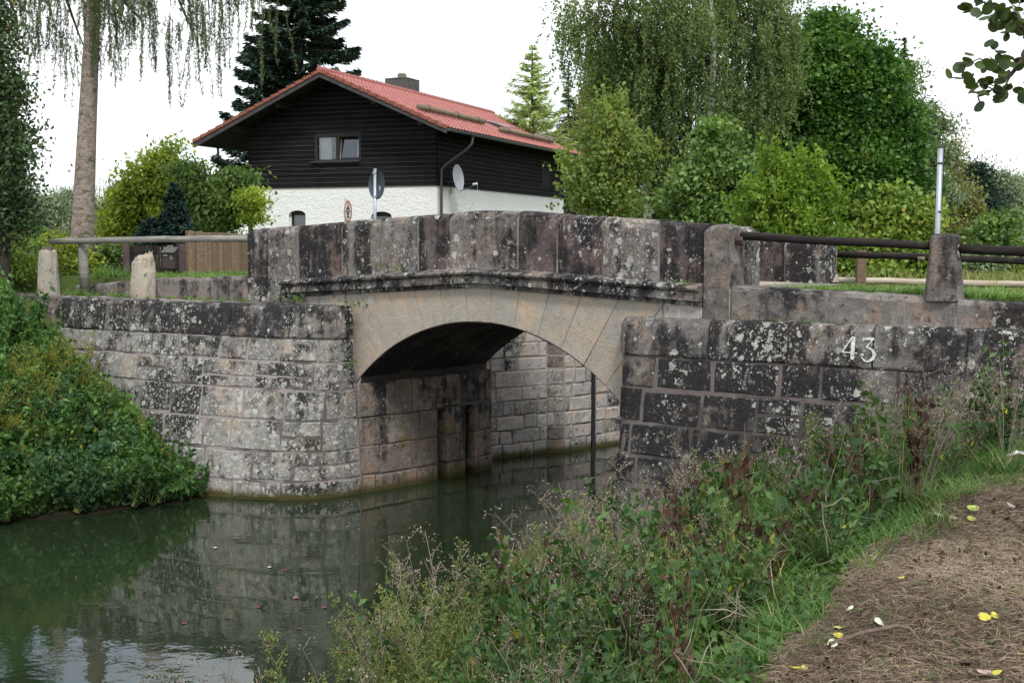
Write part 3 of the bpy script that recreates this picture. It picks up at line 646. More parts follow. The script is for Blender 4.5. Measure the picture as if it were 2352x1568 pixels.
for i in range(5):
    zs_ = [(ZG, ZW)] if i in (0, 2, 4) else [(ZG, 3.2), (4.80 if i == 1 else 4.72, ZW)]
    for z0, z1 in zs_: mb.add(wallplan(ks[i], ks[i+1], z0, z1), [(0, 1, 2, 3)])
mb.add([HP(0, 0, ZG), HP(0, LW, ZG), HP(0, LW, ZW), HP(0, 0, ZW), HP(KW, 0, ZG), HP(KW, LW, ZG), HP(KW, LW, ZW), HP(KW, 0, ZW)], [(0, 1, 2, 3), (5, 4, 7, 6), (1, 5, 6, 2)])
mb.build('wall', M['render'], ho)
for (ka, kb, zt1, zb1) in gw:   # plaster filling the corners above the segmental heads
    km = (ka+kb)/2; hw = (ka-kb)/2; arc_ = [(km+hw*math.cos(math.pi*i/10), zt1-.17+.17*math.sin(math.pi*i/10)) for i in range(11)]
    for seg_, cx_ in ((arc_[:6], ka), (arc_[5:], kb)): MB().add([HP(cx_, 0, zt1)]+[HP(k, 0, z) for k, z in seg_]+[HP(k, .16, z) for k, z in seg_], [(0, i+1, i+2) for i in range(5)]+[(i+1, i+2, i+8, i+7) for i in range(5)]).build('head_plaster', M['render'], ho)
for (ka, kb, zt1, zb1) in gw:   # splayed reveal with segmental head, then the window
    km = (ka+kb)/2; hw = (ka-kb)/2
    outer = [(km+hw*math.cos(t)*1.0, zt1-.16+.16*math.sin(t)) for t in [math.pi*i/8 for i in range(9)]]
    q = [(ka, zb1)]+outer+[(kb, zb1)]; o2 = [(km+(k-km)*1.24+.06, (z-zt1)*1.0+zt1+.10+.03*math.sin(i)) for i, (k, z) in enumerate(q)]
    m2 = MB(); n_ = len(q); m2.add([HP(k, -.004, z) for k, z in o2]+[HP(k-.06, .22, z-.02) for k, z in q], [(i, i+1, n_+i+1, n_+i) for i in range(n_-1)])
    fr = m2.build('window_reveal', M['white'], ho)
    m2 = MB()
    kk0, kk1, zz0, zz1 = kb-.03, ka-.03, zb1, zt1-.02
    m2.box((kk0, .16, zz0), (kk0+.07, .24, zz1-.06), HP).box((kk1-.07, .16, zz0), (kk1, .24, zz1-.06), HP).box((kk0, .155, zz1-.16), (kk1, .245, zz1), HP)
    f_ = m2.build('window', M['blackwood'], ho)
    MB().box((kk0+.07, .19, zz0), (kk1-.07, .2, zz1-.16), HP).build('pane', M['glass'], f_)
    MB().box((kk0, .30, zz0), (kk1, .32, zz1), HP).build('room', M['room'], f_)
    m2 = MB(); nn = 22
    xs_ = [kk0+.1+(kk1-kk0-.2)*i/nn for i in range(nn+1)]; m2.add([HP(x, .27+.012*(i % 2), z) for i, x in enumerate(xs_) for z in (zz0, zz1-.28-.02*math.sin(i))], [(2*i, 2*i+2, 2*i+3, 2*i+1) for i in range(nn)])
    if ka > 4: m2.build('curtain', M['lace'], f_)
# upper floor: a dark backing and lapped boards
UW = (5.10, 3.22, 7.62, 6.70)
mb = MB()
def prof_z(k): return zroof(k)-.14
pts = [(0, ZW), (KW, ZW), (KW, prof_z(KW)), (KR, prof_z(KR)), (0, prof_z(0))]
mb.add([HP(k, .02, z) for k, z in pts]+[HP(k, LW, z) for k, z in pts], [(9, 8, 7, 6, 5), (0, 5, 6, 1), (1, 6, 7, 2), (4, 9, 5, 0)])
fp_ = lambda q: [HP(k, .02, z) for k, z in q]
mb.add(fp_([(UW[0], ZW), (KW, ZW), (KW, prof_z(KW)), (UW[0], prof_z(UW[0]))]), [(0, 1, 2, 3)]); mb.add(fp_([(0, ZW), (UW[1], ZW), (UW[1], prof_z(UW[1])), (0, prof_z(0))]), [(0, 1, 2, 3)])
mb.add(fp_([(UW[1], ZW), (UW[0], ZW), (UW[0], UW[3]), (UW[1], UW[3])]), [(0, 1, 2, 3)]); mb.add(fp_([(UW[1], UW[2]), (UW[0], UW[2]), (UW[0], prof_z(UW[0])), (KR, prof_z(KR)), (UW[1], prof_z(UW[1]))]), [(0, 1, 2, 3, 4)])
mb.build('timber_wall', M['blackwood'], ho)
def board(pfn, a, b, z, h, mat='board'):
    m_ = MB(); m_.add([pfn(a, -.046, z), pfn(b, -.046, z), pfn(b, .03, z), pfn(a, .03, z), pfn(a, -.040, z+.022), pfn(b, -.040, z+.022), pfn(a, -.016, z+h), pfn(b, -.016, z+h), pfn(a, .03, z+h), pfn(b, .03, z+h)],
        [(0, 3, 2, 1), (0, 1, 5, 4), (4, 5, 7, 6), (6, 7, 9, 8), (0, 4, 6, 8, 3), (1, 2, 9, 7, 5)])
    o_ = m_.build('board', M[mat], ho); o_.data.materials.append(M['board_edge']); o_.data.polygons[1].material_index = 1; return o_
bh = .178; z = ZW-.06
while z < ZR-.3:
    h = bh; top = z+h*.8
    def kl(zz): return max(-.05, K0+(zz-Z0+.15)*(KR-K0)/(ZR-Z0)) if zz > Z0-.4 else -.05
    def kr(zz): return min(KW+.05, KR+(ZR-.15-zz)*(K1-KR)/(ZR-Z1)) if zz > Z1-.5 else KW+.05
    a, b = kl(top), kr(top)
    if b-a > .2:
        sg = [(a, b)]
        if top > UW[3]-.05 and z < UW[2]: sg = [(a, UW[1]-.06), (UW[0]+.06, b)]
        for p, q in sg:
            cut = random.uniform(.3, .7); mid = p+(q-p)*cut
            for u, v in (((p, mid-.002), (mid+.002, q)) if q-p > 4 else ((p, q),)): board(lambda k, l, zz: HP(k, l, zz), u, v, z, h+.012, 'board_edge' if z < ZW+.1 and False else 'board')
    z += h
z = ZW-.06
while z < 7.75:
    cut = random.uniform(4, 10)
    for u, v in ((-.045, cut), (cut+.004, LW+.02)):
        sg = [(u, v)]
        if 6.1 < z < 7.1 and v > 11.9 > u: sg = [(u, 11.4), (12.5, v)]
        for p, q in sg: board(lambda k, l, zz: HP(0-(-l) if False else l, k, zz), p, q, z, bh+.012)
    z += bh
for k, l in ((0, 0), (KW, 0)):
    MB().box((k-.03, -.062, ZW-.06), (k+.03, -.03, 7.9 if k == 0 else 7.8), HP).build('corner_board', M['board'], ho)
# upper window
w_ = MB().box((UW[1]-.06, -.03, UW[3]-.04), (UW[1]+.03, .10, UW[2]+.05), HP).box((UW[0]-.03, -.03, UW[3]-.04), (UW[0]+.06, .10, UW[2]+.05), HP).box((UW[1]+.03, -.032, UW[2]-.04), (UW[0]-.03, .10, UW[2]+.05), HP).box((UW[1]+.03, -.02, UW[3]-.04), (UW[0]-.03, .10, UW[3]+.03), HP)
km = (UW[0]+UW[1])/2+.02; w_.box((km-.09, -.01, UW[3]+.03), (km+.07, .10, UW[2]-.04), HP)
wn_ = w_.build('window', M['blackwood'], ho)
MB().box((UW[1]-.06, -.16, UW[3]-.075), (UW[0]+.20, -.034, UW[3]-.042), HP).build('sill', M['zinc'], wn_)
MB().box((km+.07, .06, UW[3]+.03), (UW[0]-.03, .066, UW[2]-.04), HP).build('pane', M['glass'], wn_)
sash = MB(); Mx = lambda k, l, zz: HP(k, l+.16*(zz-UW[3])/.9, zz)
a0, a1 = UW[1]+.035, km-.09
sash.box((a0, .03, UW[3]+.04), (a0+.05, .07, UW[2]-.05), Mx).box((a1-.03, .03, UW[3]+.04), (a1, .07, UW[2]-.05), Mx).box((a0, .029, UW[3]+.035), (a1, .071, UW[3]+.09), Mx).box((a0, .029, UW[2]-.1), (a1, .071, UW[2]-.05), Mx)
sash.build('sash', M['blackwood'], wn_); MB().box((a0+.05, .045, UW[3]+.09), (a1-.03, .05, UW[2]-.1), Mx).build('pane', M['glass'], wn_)
MB().box((a1-.012, .02, UW[3]+.04), (a1+.012, .03, UW[2]-.1), Mx).build('sash_edge', M['pvc'], wn_)
MB().box((UW[1], .9, UW[3]-.1), (UW[0], .92, UW[2]), HP).build('room', M['room'], wn_)
def curt(k0, k1, z0, z1, l, par, lean=0):
    nn = 16; m_ = MB(); m_.add([HP(k0+(k1-k0)*i/nn+(lean if z == z1 else 0), l+.018*(i % 2), z) for i in range(nn+1) for z in (z0, z1)], [(2*i, 2*i+2, 2*i+3, 2*i+1) for i in range(nn)]); m_.build('curtain', M['curtain'], par)
curt(UW[0]-.05, UW[0]-.55, UW[3]+.02, UW[2]-.03, .22, wn_, .0); curt(UW[1]+.04, UW[1]+.26, UW[3]+.02, UW[2]-.03, .24, wn_, -.06)
hp = thing('houseplant', 'leafy green plant in a small pot behind the upper window', 'plant', HP(4.32, .34, UW[3]+.02))
MB().tube([HP(4.32, .34, UW[3]), HP(4.32, .34, UW[3]+.14)], [.05, .07]).build('pot', M['earthpot'], hp)
mb = MB()
for i in range(14):
    p = HP(4.35+random.uniform(-.04, .22), .3, UW[3]+.2+i*.035); q = p+HG*random.uniform(-.16, .16)+Vector((0, 0, random.uniform(-.1, .06))); dn = Vector((0, 0, .035))
    mb.add([p, (p+q)/2+dn, q, (p+q)/2-dn], [(0, 1, 2, 3)])
mb.build('leaves', L['ash'], hp)
# side window, mostly behind the young birch
MB().box((-.05, 11.4, 6.1), (.02, 12.5, 7.2), HP).build('window', M['room'], ho)
# roof: deck, barge boards, tiles
FL, BL = -1.3, 15.9
rf = MB(); th = .10
for ka, za, kb, zb in ((K0, Z0, KR, ZR), (KR, ZR, K1, Z1)):
    rf.add([HP(ka, FL+.03, za), HP(kb, FL+.03, zb), HP(kb, BL, zb), HP(ka, BL, za), HP(ka, FL+.03, za-th), HP(kb, FL+.03, zb-th), HP(kb, BL, zb-th), HP(ka, BL, za-th)], [(0, 3, 2, 1), (4, 5, 6, 7), (0, 1, 5, 4), (3, 7, 6, 2), (0, 4, 7, 3), (1, 2, 6, 5)])
roof = rf.build('roof', M['blackwood'], ho)
for ka, za, kb, zb in ((K0-.06, Z0, KR, ZR), (KR+.0, ZR, K1+.06, Z1)):
    b_ = MB(); b_.add([HP(ka, FL-.02, za-.02), HP(kb, FL-.02, zb-.02), HP(kb, FL-.02, zb-.25), HP(ka, FL-.02, za-.23), HP(ka, FL+.03, za-.02), HP(kb, FL+.03, zb-.02), HP(kb, FL+.03, zb-.25), HP(ka, FL+.03, za-.23)], [(0, 1, 2, 3), (7, 6, 5, 4), (0, 4, 5, 1), (3, 2, 6, 7), (0, 3, 7, 4)])
    b_.build('barge_board', M['barge'], roof)
for k in (.2, 2.1, 6.2, KW):      # purlin ends under the verge
    MB().box((k-.09, FL+.25, zroof(k)-.36), (k+.09, .0, zroof(k)-.12), HP).build('purlin', M['blackwood'], roof)
NR = 15; sw = .30; slope = math.hypot(KR-K0, ZR-Z0); uk, uz = (KR-K0)/slope, (ZR-Z0)/slope; rl = slope/NR
def RPt(v, l, h, side=0):       # v metres up the right slope
    return HP(K0-.05+uk*v-uz*h, l, Z0-.02+uz*v+uk*h)
def tile_verts():               # one interlocking pan tile: local (across l, up v, height)
    vs = []
    for v in (0, rl*1.06):
        lift = .052 if v == 0 else .018
        for x, h in ((0, .0), (.06, .034), (.12, .0), (.17, -.012), (.24, -.012), (sw*1.0, .004)): vs.append((x, v, h+lift))
    vs += [(x, 0, h-.018) for x, _, h in vs[:6]]
    fs = [(i, i+1, 7+i, 6+i) for i in range(5)]+[(12+i, 13+i, i+1, i) for i in range(5)]
    return vs, fs
tv, tf = tile_verts()
O_ = RPt(0, 0, 0); Mt = Matrix(((HD.x, HG.x*uk, -HG.x*uz, 0), (HD.y, HG.y*uk, -HG.y*uz, 0), (0, uz, uk, 0), (0, 0, 0, 1)))
tme = D.meshes.new('roof_tile'); tme.from_pydata([tuple(Mt @ Vector(v)) for v in tv], [], tf); tme.materials.append(M['tile'])
rest = MB(); cnt = 0; ncol = int((BL-FL)/sw)
cells = sorted([(c, r) for c in range(ncol) for r in range(NR)], key=lambda q: q[0]+.01*q[1])
rootinv = (Matrix.Translation(ho.location)).inverted()
for c, r in cells:
    p = RPt(r*rl, FL+.06+c*sw, 0)
    if cnt < 290:
        o = D.objects.new('roof_tile', tme); COL.objects.link(o); o.parent = roof; o.location = p+Vector((0, 0, random.uniform(-.004, .006))); o.matrix_parent_inverse = Matrix.Identity(4); cnt += 1
        o.matrix_parent_inverse = rootinv.inverted() @ rootinv
    else: rest.add([p+(Mt @ Vector(v)) for v in tv], tf)
tag(rest.build('roof_tiles', M['tile'], roof), kind='stuff')
# verge tiles on both slopes and the ridge
for side, n_ in ((0, 15), (1, 16)):
    for i in range(n_):
        (ka, za), (kb, zb) = ((K0-.05, Z0), (KR, ZR)) if side == 0 else ((K1+.08, Z1), (KR, ZR))
        t0, t1 = i/n_, (i+1.12)/n_; p = lambda t, l, h: HP(lerp(ka, kb, min(1, t)), l, lerp(za, zb, min(1, t))+h)
        v_ = MB(); v_.add([p(t0, FL-.06, .085), p(t1, FL-.06, .035), p(t1, FL-.06, -.075), p(t0, FL-.06, -.05), p(t0, FL+.26, .085), p(t1, FL+.26, .035), p(t0, FL+.26, .02), p(t0, FL-.03, -.05)], [(0, 3, 2, 1), (0, 1, 5, 4), (0, 4, 6, 7, 3)])
        v_.build('verge_tile', M['tile_edge'], roof)
lf = MB(); lf.add([HP(KR, FL, ZR+.04), HP(K1+.05, FL, Z1+.04), HP(K1+.05, BL, Z1+.04), HP(KR, BL, ZR+.04)], [(0, 1, 2, 3)]); lf.build('far_slope_tiles', M['tile'], roof)
i = 0; l = FL-.05
while l < BL:
    MB().tube([HP(KR, l, ZR+.05), HP(KR, l+.40, ZR+.035)], [.125, .105], 8).build('ridge_tile', M['tile'], roof); l += .385
# gutter and downpipes
g_ = MB(); GP = [(-.085, .01), (-.07, -.06), (0, -.095), (.07, -.06), (.085, .01)]
vs = [HP(K0-.12+x, l, Z0-.05+z) for l in (FL+.0, 12.6) for x, z in GP]; g_.add(vs, [(i, i+1, 6+i, 5+i) for i in range(4)]+[(0, 1, 2, 3, 4)])
g_.build('gutter', M['zinc'], ho)
g_ = MB(); vs = [HP(K1+.12+x, l, Z1-.05+z) for l in (FL, 12.6) for x, z in GP]; g_.add(vs, [(i, i+1, 6+i, 5+i) for i in range(4)]+[(0, 1, 2, 3, 4)]); g_.build('gutter', M['zinc'], ho)
MB().tube([HP(K0-.10, 1.0, Z0-.12), HP(K0-.08, 1.0, Z0-.42), HP(K0+.1, .95, Z0-.62), HP(-.22, .25, Z0-1.25), HP(-.12, .12, Z0-1.42), HP(-.11, .12, ZG)], .055, 10).build('downpipe', M['pipe'], ho, True)
MB().tube([HP(K1+.10, .4, Z1-.12), HP(K1+.10, .4, Z1-.42), HP(K1-.1, .35, Z1-.6), HP(KW+.15, .1, Z1-1.1), HP(KW+.12, .1, ZG)], .05, 10).build('downpipe', M['pipe'], ho, True)
# chimney clad in slate diamonds
ch = MB(); c0, c1, l0, l1, zt_ = 4.35, 5.45, 6.6, 7.75, 10.62
ch.box((c0, l0, 8.6), (c1, l1, zt_), HP); cho = ch.build('chimney', M['slate'], ho)
for fc in (0, 1):
    for iz in range(-1, 4):
        for ix in range(-1, 4):
            cx_, cz_ = (ix+.5*(iz % 2))*.55, 9.2+iz*.55*.85
            P = [(cx_, cz_-.40), (cx_+.27, cz_), (cx_, cz_+.40), (cx_-.27, cz_)]
            for a, b, c in ((-1, 0, -.01), (1, 0, 1.09), (0, 1, zt_-.02), (0, -1, -8.7)): P = clip(P, a, b, c) if P else P
            if len(P) < 3: continue
            tl_ = random.uniform(-.006, .006); Fn = (lambda u, z, d: HP(c0+u, l0-d-.02*(9.6-z)*.4+u*tl_, z)) if fc == 0 else (lambda u, z, d: HP(c0-d-.02*(9.6-z)*.4, l0+u*1.045, z))
            m_ = MB(); n_ = len(P); cc = (sum(p[0] for p in P)/n_, sum(p[1] for p in P)/n_)
            m_.add([Fn(cc[0]+(x-cc[0])*.985, cc[1]+(z-cc[1])*.985, .014) for x, z in P]+[Fn(x, z, 0) for x, z in P], [tuple(range(n_))]+[(i, (i+1) % n_, n_+(i+1) % n_, n_+i) for i in range(n_)])
            m_.build('slate', M['slate'], cho)
MB().add([HP(c0-.04, l0-.04, zt_), HP(c1+.04, l0-.04, zt_), HP(c1+.04, l1+.04, zt_), HP(c0-.04, l1+.04, zt_), HP((c0+c1)/2, (l0+l1)/2, zt_+.13)], [(0, 1, 4), (1, 2, 4), (2, 3, 4), (3, 0, 4), (3, 2, 1, 0)]).build('cap', M['slate'], cho)
MB().tube([HP(4.9, 7.15, zt_+.05), HP(4.9, 7.15, zt_+.22), HP(4.9, 7.15, zt_+.28)], [.2, .2, .12], 10).build('pot', M['log'], cho)
# snow guard logs on brackets
for ka, la, lb in ((.66, -.35, 6.0), (-.12, 5.9, 12.4), (.35, 11.5, 15.6)):
    v = (ka-K0+.05)/uk; n_ = 8
    lg = thing('snow_guard_log', {0: 'mossy round log lying on the roof tiles nearest the gable', 1: 'mossy round log along the lower roof edge below the skylight', 2: 'mossy round log farthest along the roof, partly behind young birch'}[[.66, -.12, .35].index(ka)], 'log', RPt(v, la, .2), 'snow guard logs on the roof')
    MB().tube([RPt(v, la+(lb-la)*i/n_, .20) for i in range(n_+1)], [.105+random.uniform(-.008, .008) for _ in range(n_+1)], 10).build('log', M['log'], lg, True)
    for q in (.12, .55, .88):
        l = la+(lb-la)*q; r_ = .14
        MB().tube([RPt(v-.16, l, .03)]+[RPt(v+r_*math.cos(R(a)), l, .20+r_*math.sin(R(a))) for a in (200, 160, 120, 80, 40, 0, -40)], .014, 5).build('bracket', M['zinc'], lg)
# skylight with its sash tilted open
sk = thing('skylight', 'roof window standing slightly open on the red tiles', 'window', RPt(2.0, 8.5, 0))
va, vb, la, lb = 1.45, 2.55, 8.1, 9.3
MB().box((va, la, 0), (vb, lb, .12), lambda v, l, h: RPt(v, l, h)).build('frame', M['pipe'], sk)
MB().box((va+.08, la+.08, .13), (vb-.08, lb-.08, .14), lambda v, l, h: RPt(v, l, h+.14*(vb-v))).build('pane', M['glass'], sk)
fr_ = MB()
for a, b in (((va, la), (va+.07, lb)), ((vb-.07, la), (vb, lb)), ((va+.07, la), (vb-.07, la+.07)), ((va+.07, lb-.07), (vb-.07, lb))):
    fr_.box((a[0], a[1], .125), (b[0], b[1], .16), lambda v, l, h: RPt(v, l, h+.14*(vb-v)))
fr_.build('sash', M['galv'], sk)
# satellite dish on the side wall
dc = HP(-.55, .75, 5.98); dn = (Vector((.90, -.42, .12))).normalized()
ds = thing('satellite_dish', 'round grey satellite dish on the white side wall beside the downpipe', 'satellite dish', dc)
def disc(c, nrm, r, k=28, dish=0, th=.02, ry=None, up=Vector((0, 0, 1))):
    nrm = nrm.normalized(); a = up.cross(nrm).normalized(); b = nrm.cross(a); vs = []; rings = [0, .35, .7, 1.0]
    for q in rings[1:]:
        for j in range(k): t = 2*math.pi*j/k; vs.append(c+a*(r*q*math.cos(t))+b*((ry or r)*q*math.sin(t))-nrm*dish*(1-q*q))
    base = len(vs)
    for j in range(k): vs.append(vs[2*k+j]-nrm*th)
    vs += [c-nrm*dish, c-nrm*(dish+th)]
    fs = [(j, (j+1) % k, base+k) for j in range(k)][::-1]
    for q in range(2): fs += [(q*k+j, q*k+(j+1) % k, (q+1)*k+(j+1) % k, (q+1)*k+j) for j in range(k)]
    fs += [(2*k+j, 2*k+(j+1) % k, base+(j+1) % k, base+j) for j in range(k)]+[(base+(j+1) % k, base+j, base+k+1) for j in range(k)]
    m_ = MB(); m_.add(vs, fs); return m_
disc(dc, dn, .42, dish=.07, ry=.50).build('dish', M['dish'], ds)
aa = Vector((0, 0, 1)).cross(dn).normalized(); bb = dn.cross(aa)
for i in range(7): 
    c_ = dc+aa*(-.17+i*.055)-bb*.05-dn*.062; MB().add([c_-aa*.018-bb*.012, c_+aa*.018-bb*.012, c_+aa*.018+bb*.012, c_-aa*.018+bb*.012], [(0, 1, 2, 3)]).build('maker_mark', M['dishmark'], ds)
lnb = dc+dn*.62-bb*.30+aa*.25
MB().tube([dc-bb*.50-dn*.02, dc-bb*.48+dn*.15, lnb-bb*.03], .014, 6).build('arm', M['zinc'], ds)
MB().tube([lnb-dn*.0, lnb+(-dn*.9)*.20], [.045, .035], 8).build('receiver', M['white'], ds)
MB().tube([dc-dn*.12, dc-dn*.2-bb*.1, HP(-.02, .75, 5.8)], .025, 6).build('bracket', M['zinc'], ds)
MB().tube([lnb, lnb+Vector((.02, 0, -.35)), lnb+Vector((-.12, 0, -.65)), HP(-.02, 3.2, 4.9)], .006, 4).build('cable', M['pvc'], ds)
jb = MB().box((-.12, 1.12, 5.42), (-.02, 1.34, 5.62), HP).build('junction_box', M['pvc']); tag(jb, 'small yellowed box on the white wall under the satellite dish', 'junction box')
jb = MB().box((-.10, 7.6, 4.28), (-.002, 7.72, 4.36), HP).tube([HP(-.06, 7.66, 4.28), HP(-.06, 7.66, 4.14)], .03, 8).build('outside_lamp', M['pvc']); tag(jb, 'tiny pale fitting low on the white side wall', 'lamp')
# ---------------------------------------------------------------- road signs
p = at(861, 505, 26.7); sp = thing('road_sign', 'round sign seen from its grey back on a tall galvanised pole behind the parapet', 'sign', (p.x, 26.7, 2.9))
MB().tube([(p.x-.01, 26.7, 2.9), (p.x+.012, 26.7, 5.03)], .033, 12).tube([(p.x+.012, 26.7, 5.03), (p.x+.012, 26.7, 5.05)], .036, 12).build('pole', M['galv'], sp, True)
sn_ = Vector((.78, .62, .0)).normalized(); sc_ = Vector((p.x+.0, 26.7, 4.72))+sn_*.05
sd_ = disc(sc_, sn_, .31, th=.004); sdo = sd_.build('sign_plate', M['signback'], sp, True)
for dz in (-.24, .24): MB().tube([(p.x, 26.7, 4.72+dz-.02), (p.x, 26.7, 4.72+dz+.02)], .045, 10).build('clamp', M['galv'], sp)
MB().box((0, 0, 0), (.035, .004, .09), lambda x, y, z: sc_+Vector((.62, -.78, 0))*(x+.12)-sn_*(.01+y)+Vector((0, 0, z-.12))).build('sticker', M['pvc'], sp)
q = at(799, 486, 34); s2 = thing('road_sign', 'round white sign with red rim, motorcycle above car, on the left', 'sign', (q.x, 34, 2.9))
n2 = Vector((.97, -.24, 0)).normalized(); a2 = Vector((0, 0, 1)).cross(n2).normalized()
MB().tube([Vector((q.x, 34, 2.9))-n2*.06, Vector((q.x, 34, 4.70))-n2*.06], .033, 10).build('pole', M['galv'], s2, True)
qc = Vector((q.x, 34, q.z)); disc(qc, n2, .30, th=.006).build('sign_plate', M['white'], s2, True)
rg = MB(); k = 32; rg.add([qc+n2*.004+(a2*math.cos(2*math.pi*j/k)+Vector((0, 0, 1))*math.sin(2*math.pi*j/k))*r_ for r_ in (.30, .232) for j in range(k)], [(j, (j+1) % k, k+(j+1) % k, k+j) for j in range(k)]); rg.build('red_rim', M['signred'], s2)
def onp(u, z, d=.005): return qc+a2*u+Vector((0, 0, z))+n2*d
def flat(name, polys, mat, par, d=.005):
    m_ = MB()
    for P in polys: m_.add([onp(u, z, d) for u, z in P], [tuple(range(len(P)))])
    return m_.build(name, mat, par)
flat('divider', [[(-.22, -.008), (.22, -.008), (.22, .008), (-.22, .008)]], M['black'], s2)
circ = lambda cx_, cz_, r_, k=14: [(cx_+r_*math.cos(2*math.pi*i/k), cz_+r_*math.sin(2*math.pi*i/k)) for i in range(k)]
mc = []
for cx_ in (-.085, .085):
    for i in range(14):
        a, b = 2*math.pi*i/14, 2*math.pi*(i+1)/14; mc.append([(cx_+.042*math.cos(a), .06+.042*math.sin(a)), (cx_+.042*math.cos(b), .06+.042*math.sin(b)), (cx_+.028*math.cos(b), .06+.028*math.sin(b)), (cx_+.028*math.cos(a), .06+.028*math.sin(a))])
mc += [[(-.06, .07), (.06, .075), (.05, .12), (-.05, .115)], [(-.02, .11), (.03, .11), (.02, .17), (-.02, .165)], circ(.01, .185, .022, 10), [(.02, .14), (.07, .11), (.075, .125), (.025, .16)]]
flat('motorcycle_symbol', mc, M['black'], s2)
flat('car_symbol', [[(-.08, -.12), (.08, -.12), (.08, -.155), (-.08, -.155)], [(-.055, -.06), (.055, -.06), (.085, -.12), (.068, -.12), (.048, -.072), (-.048, -.072), (-.068, -.12), (-.085, -.12)], [(-.08, -.155), (-.05, -.155), (-.05, -.18), (-.08, -.18)], [(.05, -.155), (.08, -.155), (.08, -.18), (.05, -.18)], [(-.05, -.04), (.05, -.04), (.055, -.052), (-.055, -.052)]], M['black'], s2)
# ---------------------------------------------------------------- rails, bollards, fence
def rail(name, label, pts, r, mat, grp, ends=True):
    b = MB(); P = [Vector(x) for x in pts]; Q = []
    for a, c in zip(P, P[1:]):
        k = max(2, int((c-a).length/.35)); Q += [a.lerp(c, i/k)+Vector((0, 0, random.uniform(-.006, .006))) for i in range(k)]
    Q.append(P[-1]); b.tube(Q, [r*(1+random.uniform(-.05, .05)) for _ in Q], 12, jit=.03); o = b.build(name, mat, None, True); return tag(o, label, 'rail', grp)
pe = at(118, 555, 21.9); ps = SN(-4.47, .18, 3.575)
rail('wooden_rail', 'long grey weathered round rail running left from the parapet', [pe, pe.lerp(ps, .5)+Vector((0, 0, .012)), ps], .052, M['rail_g'], 'round wooden rails')
def lathe(name, c, prof_, k, mat, par, tilt=(0, 0), rough=.01, sq=0):
    vs = []
    for (r_, z) in prof_:
        for j in range(k):
            t = 2*math.pi*j/k; rr = r_*(1+random.uniform(-rough, rough)*3); 
            if sq: rr *= 1/max(abs(math.cos(t+.4)), abs(math.sin(t+.4)))**sq
            vs.append((c[0]+rr*math.cos(t)+tilt[0]*z, c[1]+rr*math.sin(t)+tilt[1]*z, c[2]+z+(random.uniform(-rough, rough) if z else 0)))
    n_ = len(prof_); fs = [(i*k+j, i*k+(j+1) % k, (i+1)*k+(j+1) % k, (i+1)*k+j) for i in range(n_-1) for j in range(k)]+[tuple((n_-1)*k+j for j in range(k))]
    return link(name, mesh(name, vs, fs), mat, par)
b1 = at(112, 668, 20.9)
o = lathe('stone_bollard', (b1.x, b1.y, b1.z-.15), [(.175, 0), (.17, .3), (.16, .6), (.145, .76), (.135, .80), (.10, .815)], 16, M['boll_y'], None, (.0, 0), .01)
tag(o, 'tall pale yellow stone bollard at the far left end of the rail', 'bollard', 'stone bollards')
o2_ = MB().tube([(b1.x-.05, b1.y, b1.z+.67), (b1.x+.07, b1.y, b1.z+.68)], [.05, .04], 8).build('rusty_cap', M['gatepost']); tag(o2_, 'small rusty piece of iron on top of the pale bollard', 'iron cap')
b2 = at(330, 655, 20.6); rr = random.Random(3)
vs = []; prof_ = [(.19, -.28), (.195, .13), (.18, .30), (.165, .43), (.155, .52), (.14, .565), (.10, .575)]
for i, (r_, z) in enumerate(prof_):
    for j in range(18):
        t = 2*math.pi*j/18; r2_ = r_*(1+rr.uniform(-.09, .09)); vs.append((b2.x+r2_*math.cos(t)*1.05, b2.y+r2_*math.sin(t), b2.z-.1+z+(rr.uniform(-.05, .05) if i > 2 else 0)+.05*math.cos(t-.5)*(i > 3)))
o = link('stone_bollard', mesh('bollard', vs, [(i*18+j, i*18+(j+1) % 18, (i+1)*18+(j+1) % 18, (i+1)*18+j) for i in range(6) for j in range(18)]+[tuple(6*18+j for j in range(18))]), M['boll_y'])
tag(o, 'broken, chipped stone bollard with moss at its foot, in front of the dark gate', 'bollard', 'stone bollards')
rp = at(191, 645, 21.6); o = MB().tube([(rp.x+.03, rp.y, rp.z-.2), (rp.x, rp.y, 3.5)], [.085, .07], 12).build('rail_post', M['rail_g'], None, True); tag(o, 'round grey wooden post holding up the left end of the long rail', 'post', 'rail posts')
# right bollard and rails
rb = SN(5.95, .17, 2.93)
o = lathe('stone_bollard', (rb.x, rb.y, rb.z), [(.20, 0), (.185, .15), (.165, .35), (.15, .5), (.148, .60), (.14, .645), (.09, .665)], 14, M['boll_d'], None, (-.005, 0), .008, sq=.5)
tag(o, 'dark tapered stone bollard with a pale lichen top carrying the right-hand rails', 'bollard', 'stone bollards')
rail('wooden_rail', 'dark round rail between the parapet end post and the dark bollard', [SN(3.66, .17, 3.585), SN(5.87, .17, 3.475)], .044, M['rail_d'], 'round wooden rails')
rail('wooden_rail', 'dark round rail leaving the picture to the right of the dark bollard', [SN(6.05, .17, 3.455), SN(9.3, .17, 3.32)], .049, M['rail_d'], 'round wooden rails')
MB().tube([SN(3.62, .17, 3.54), SN(3.70, .17, 3.54)], .06, 8).build('rail_clamp', M['gatepost'], br)
o = lathe('stone_bollard', tuple(SN(9.4, .17, 2.86)), [(.20, 0), (.165, .35), (.148, .60), (.09, .66)], 12, M['boll_d'], None, (0, 0), .008, sq=.5); tag(o, 'dark stone bollard just beyond the right edge of the picture', 'bollard', 'stone bollards')
fa, fb = at(1922, 583, 16.6), at(2500, 606, 14.6)
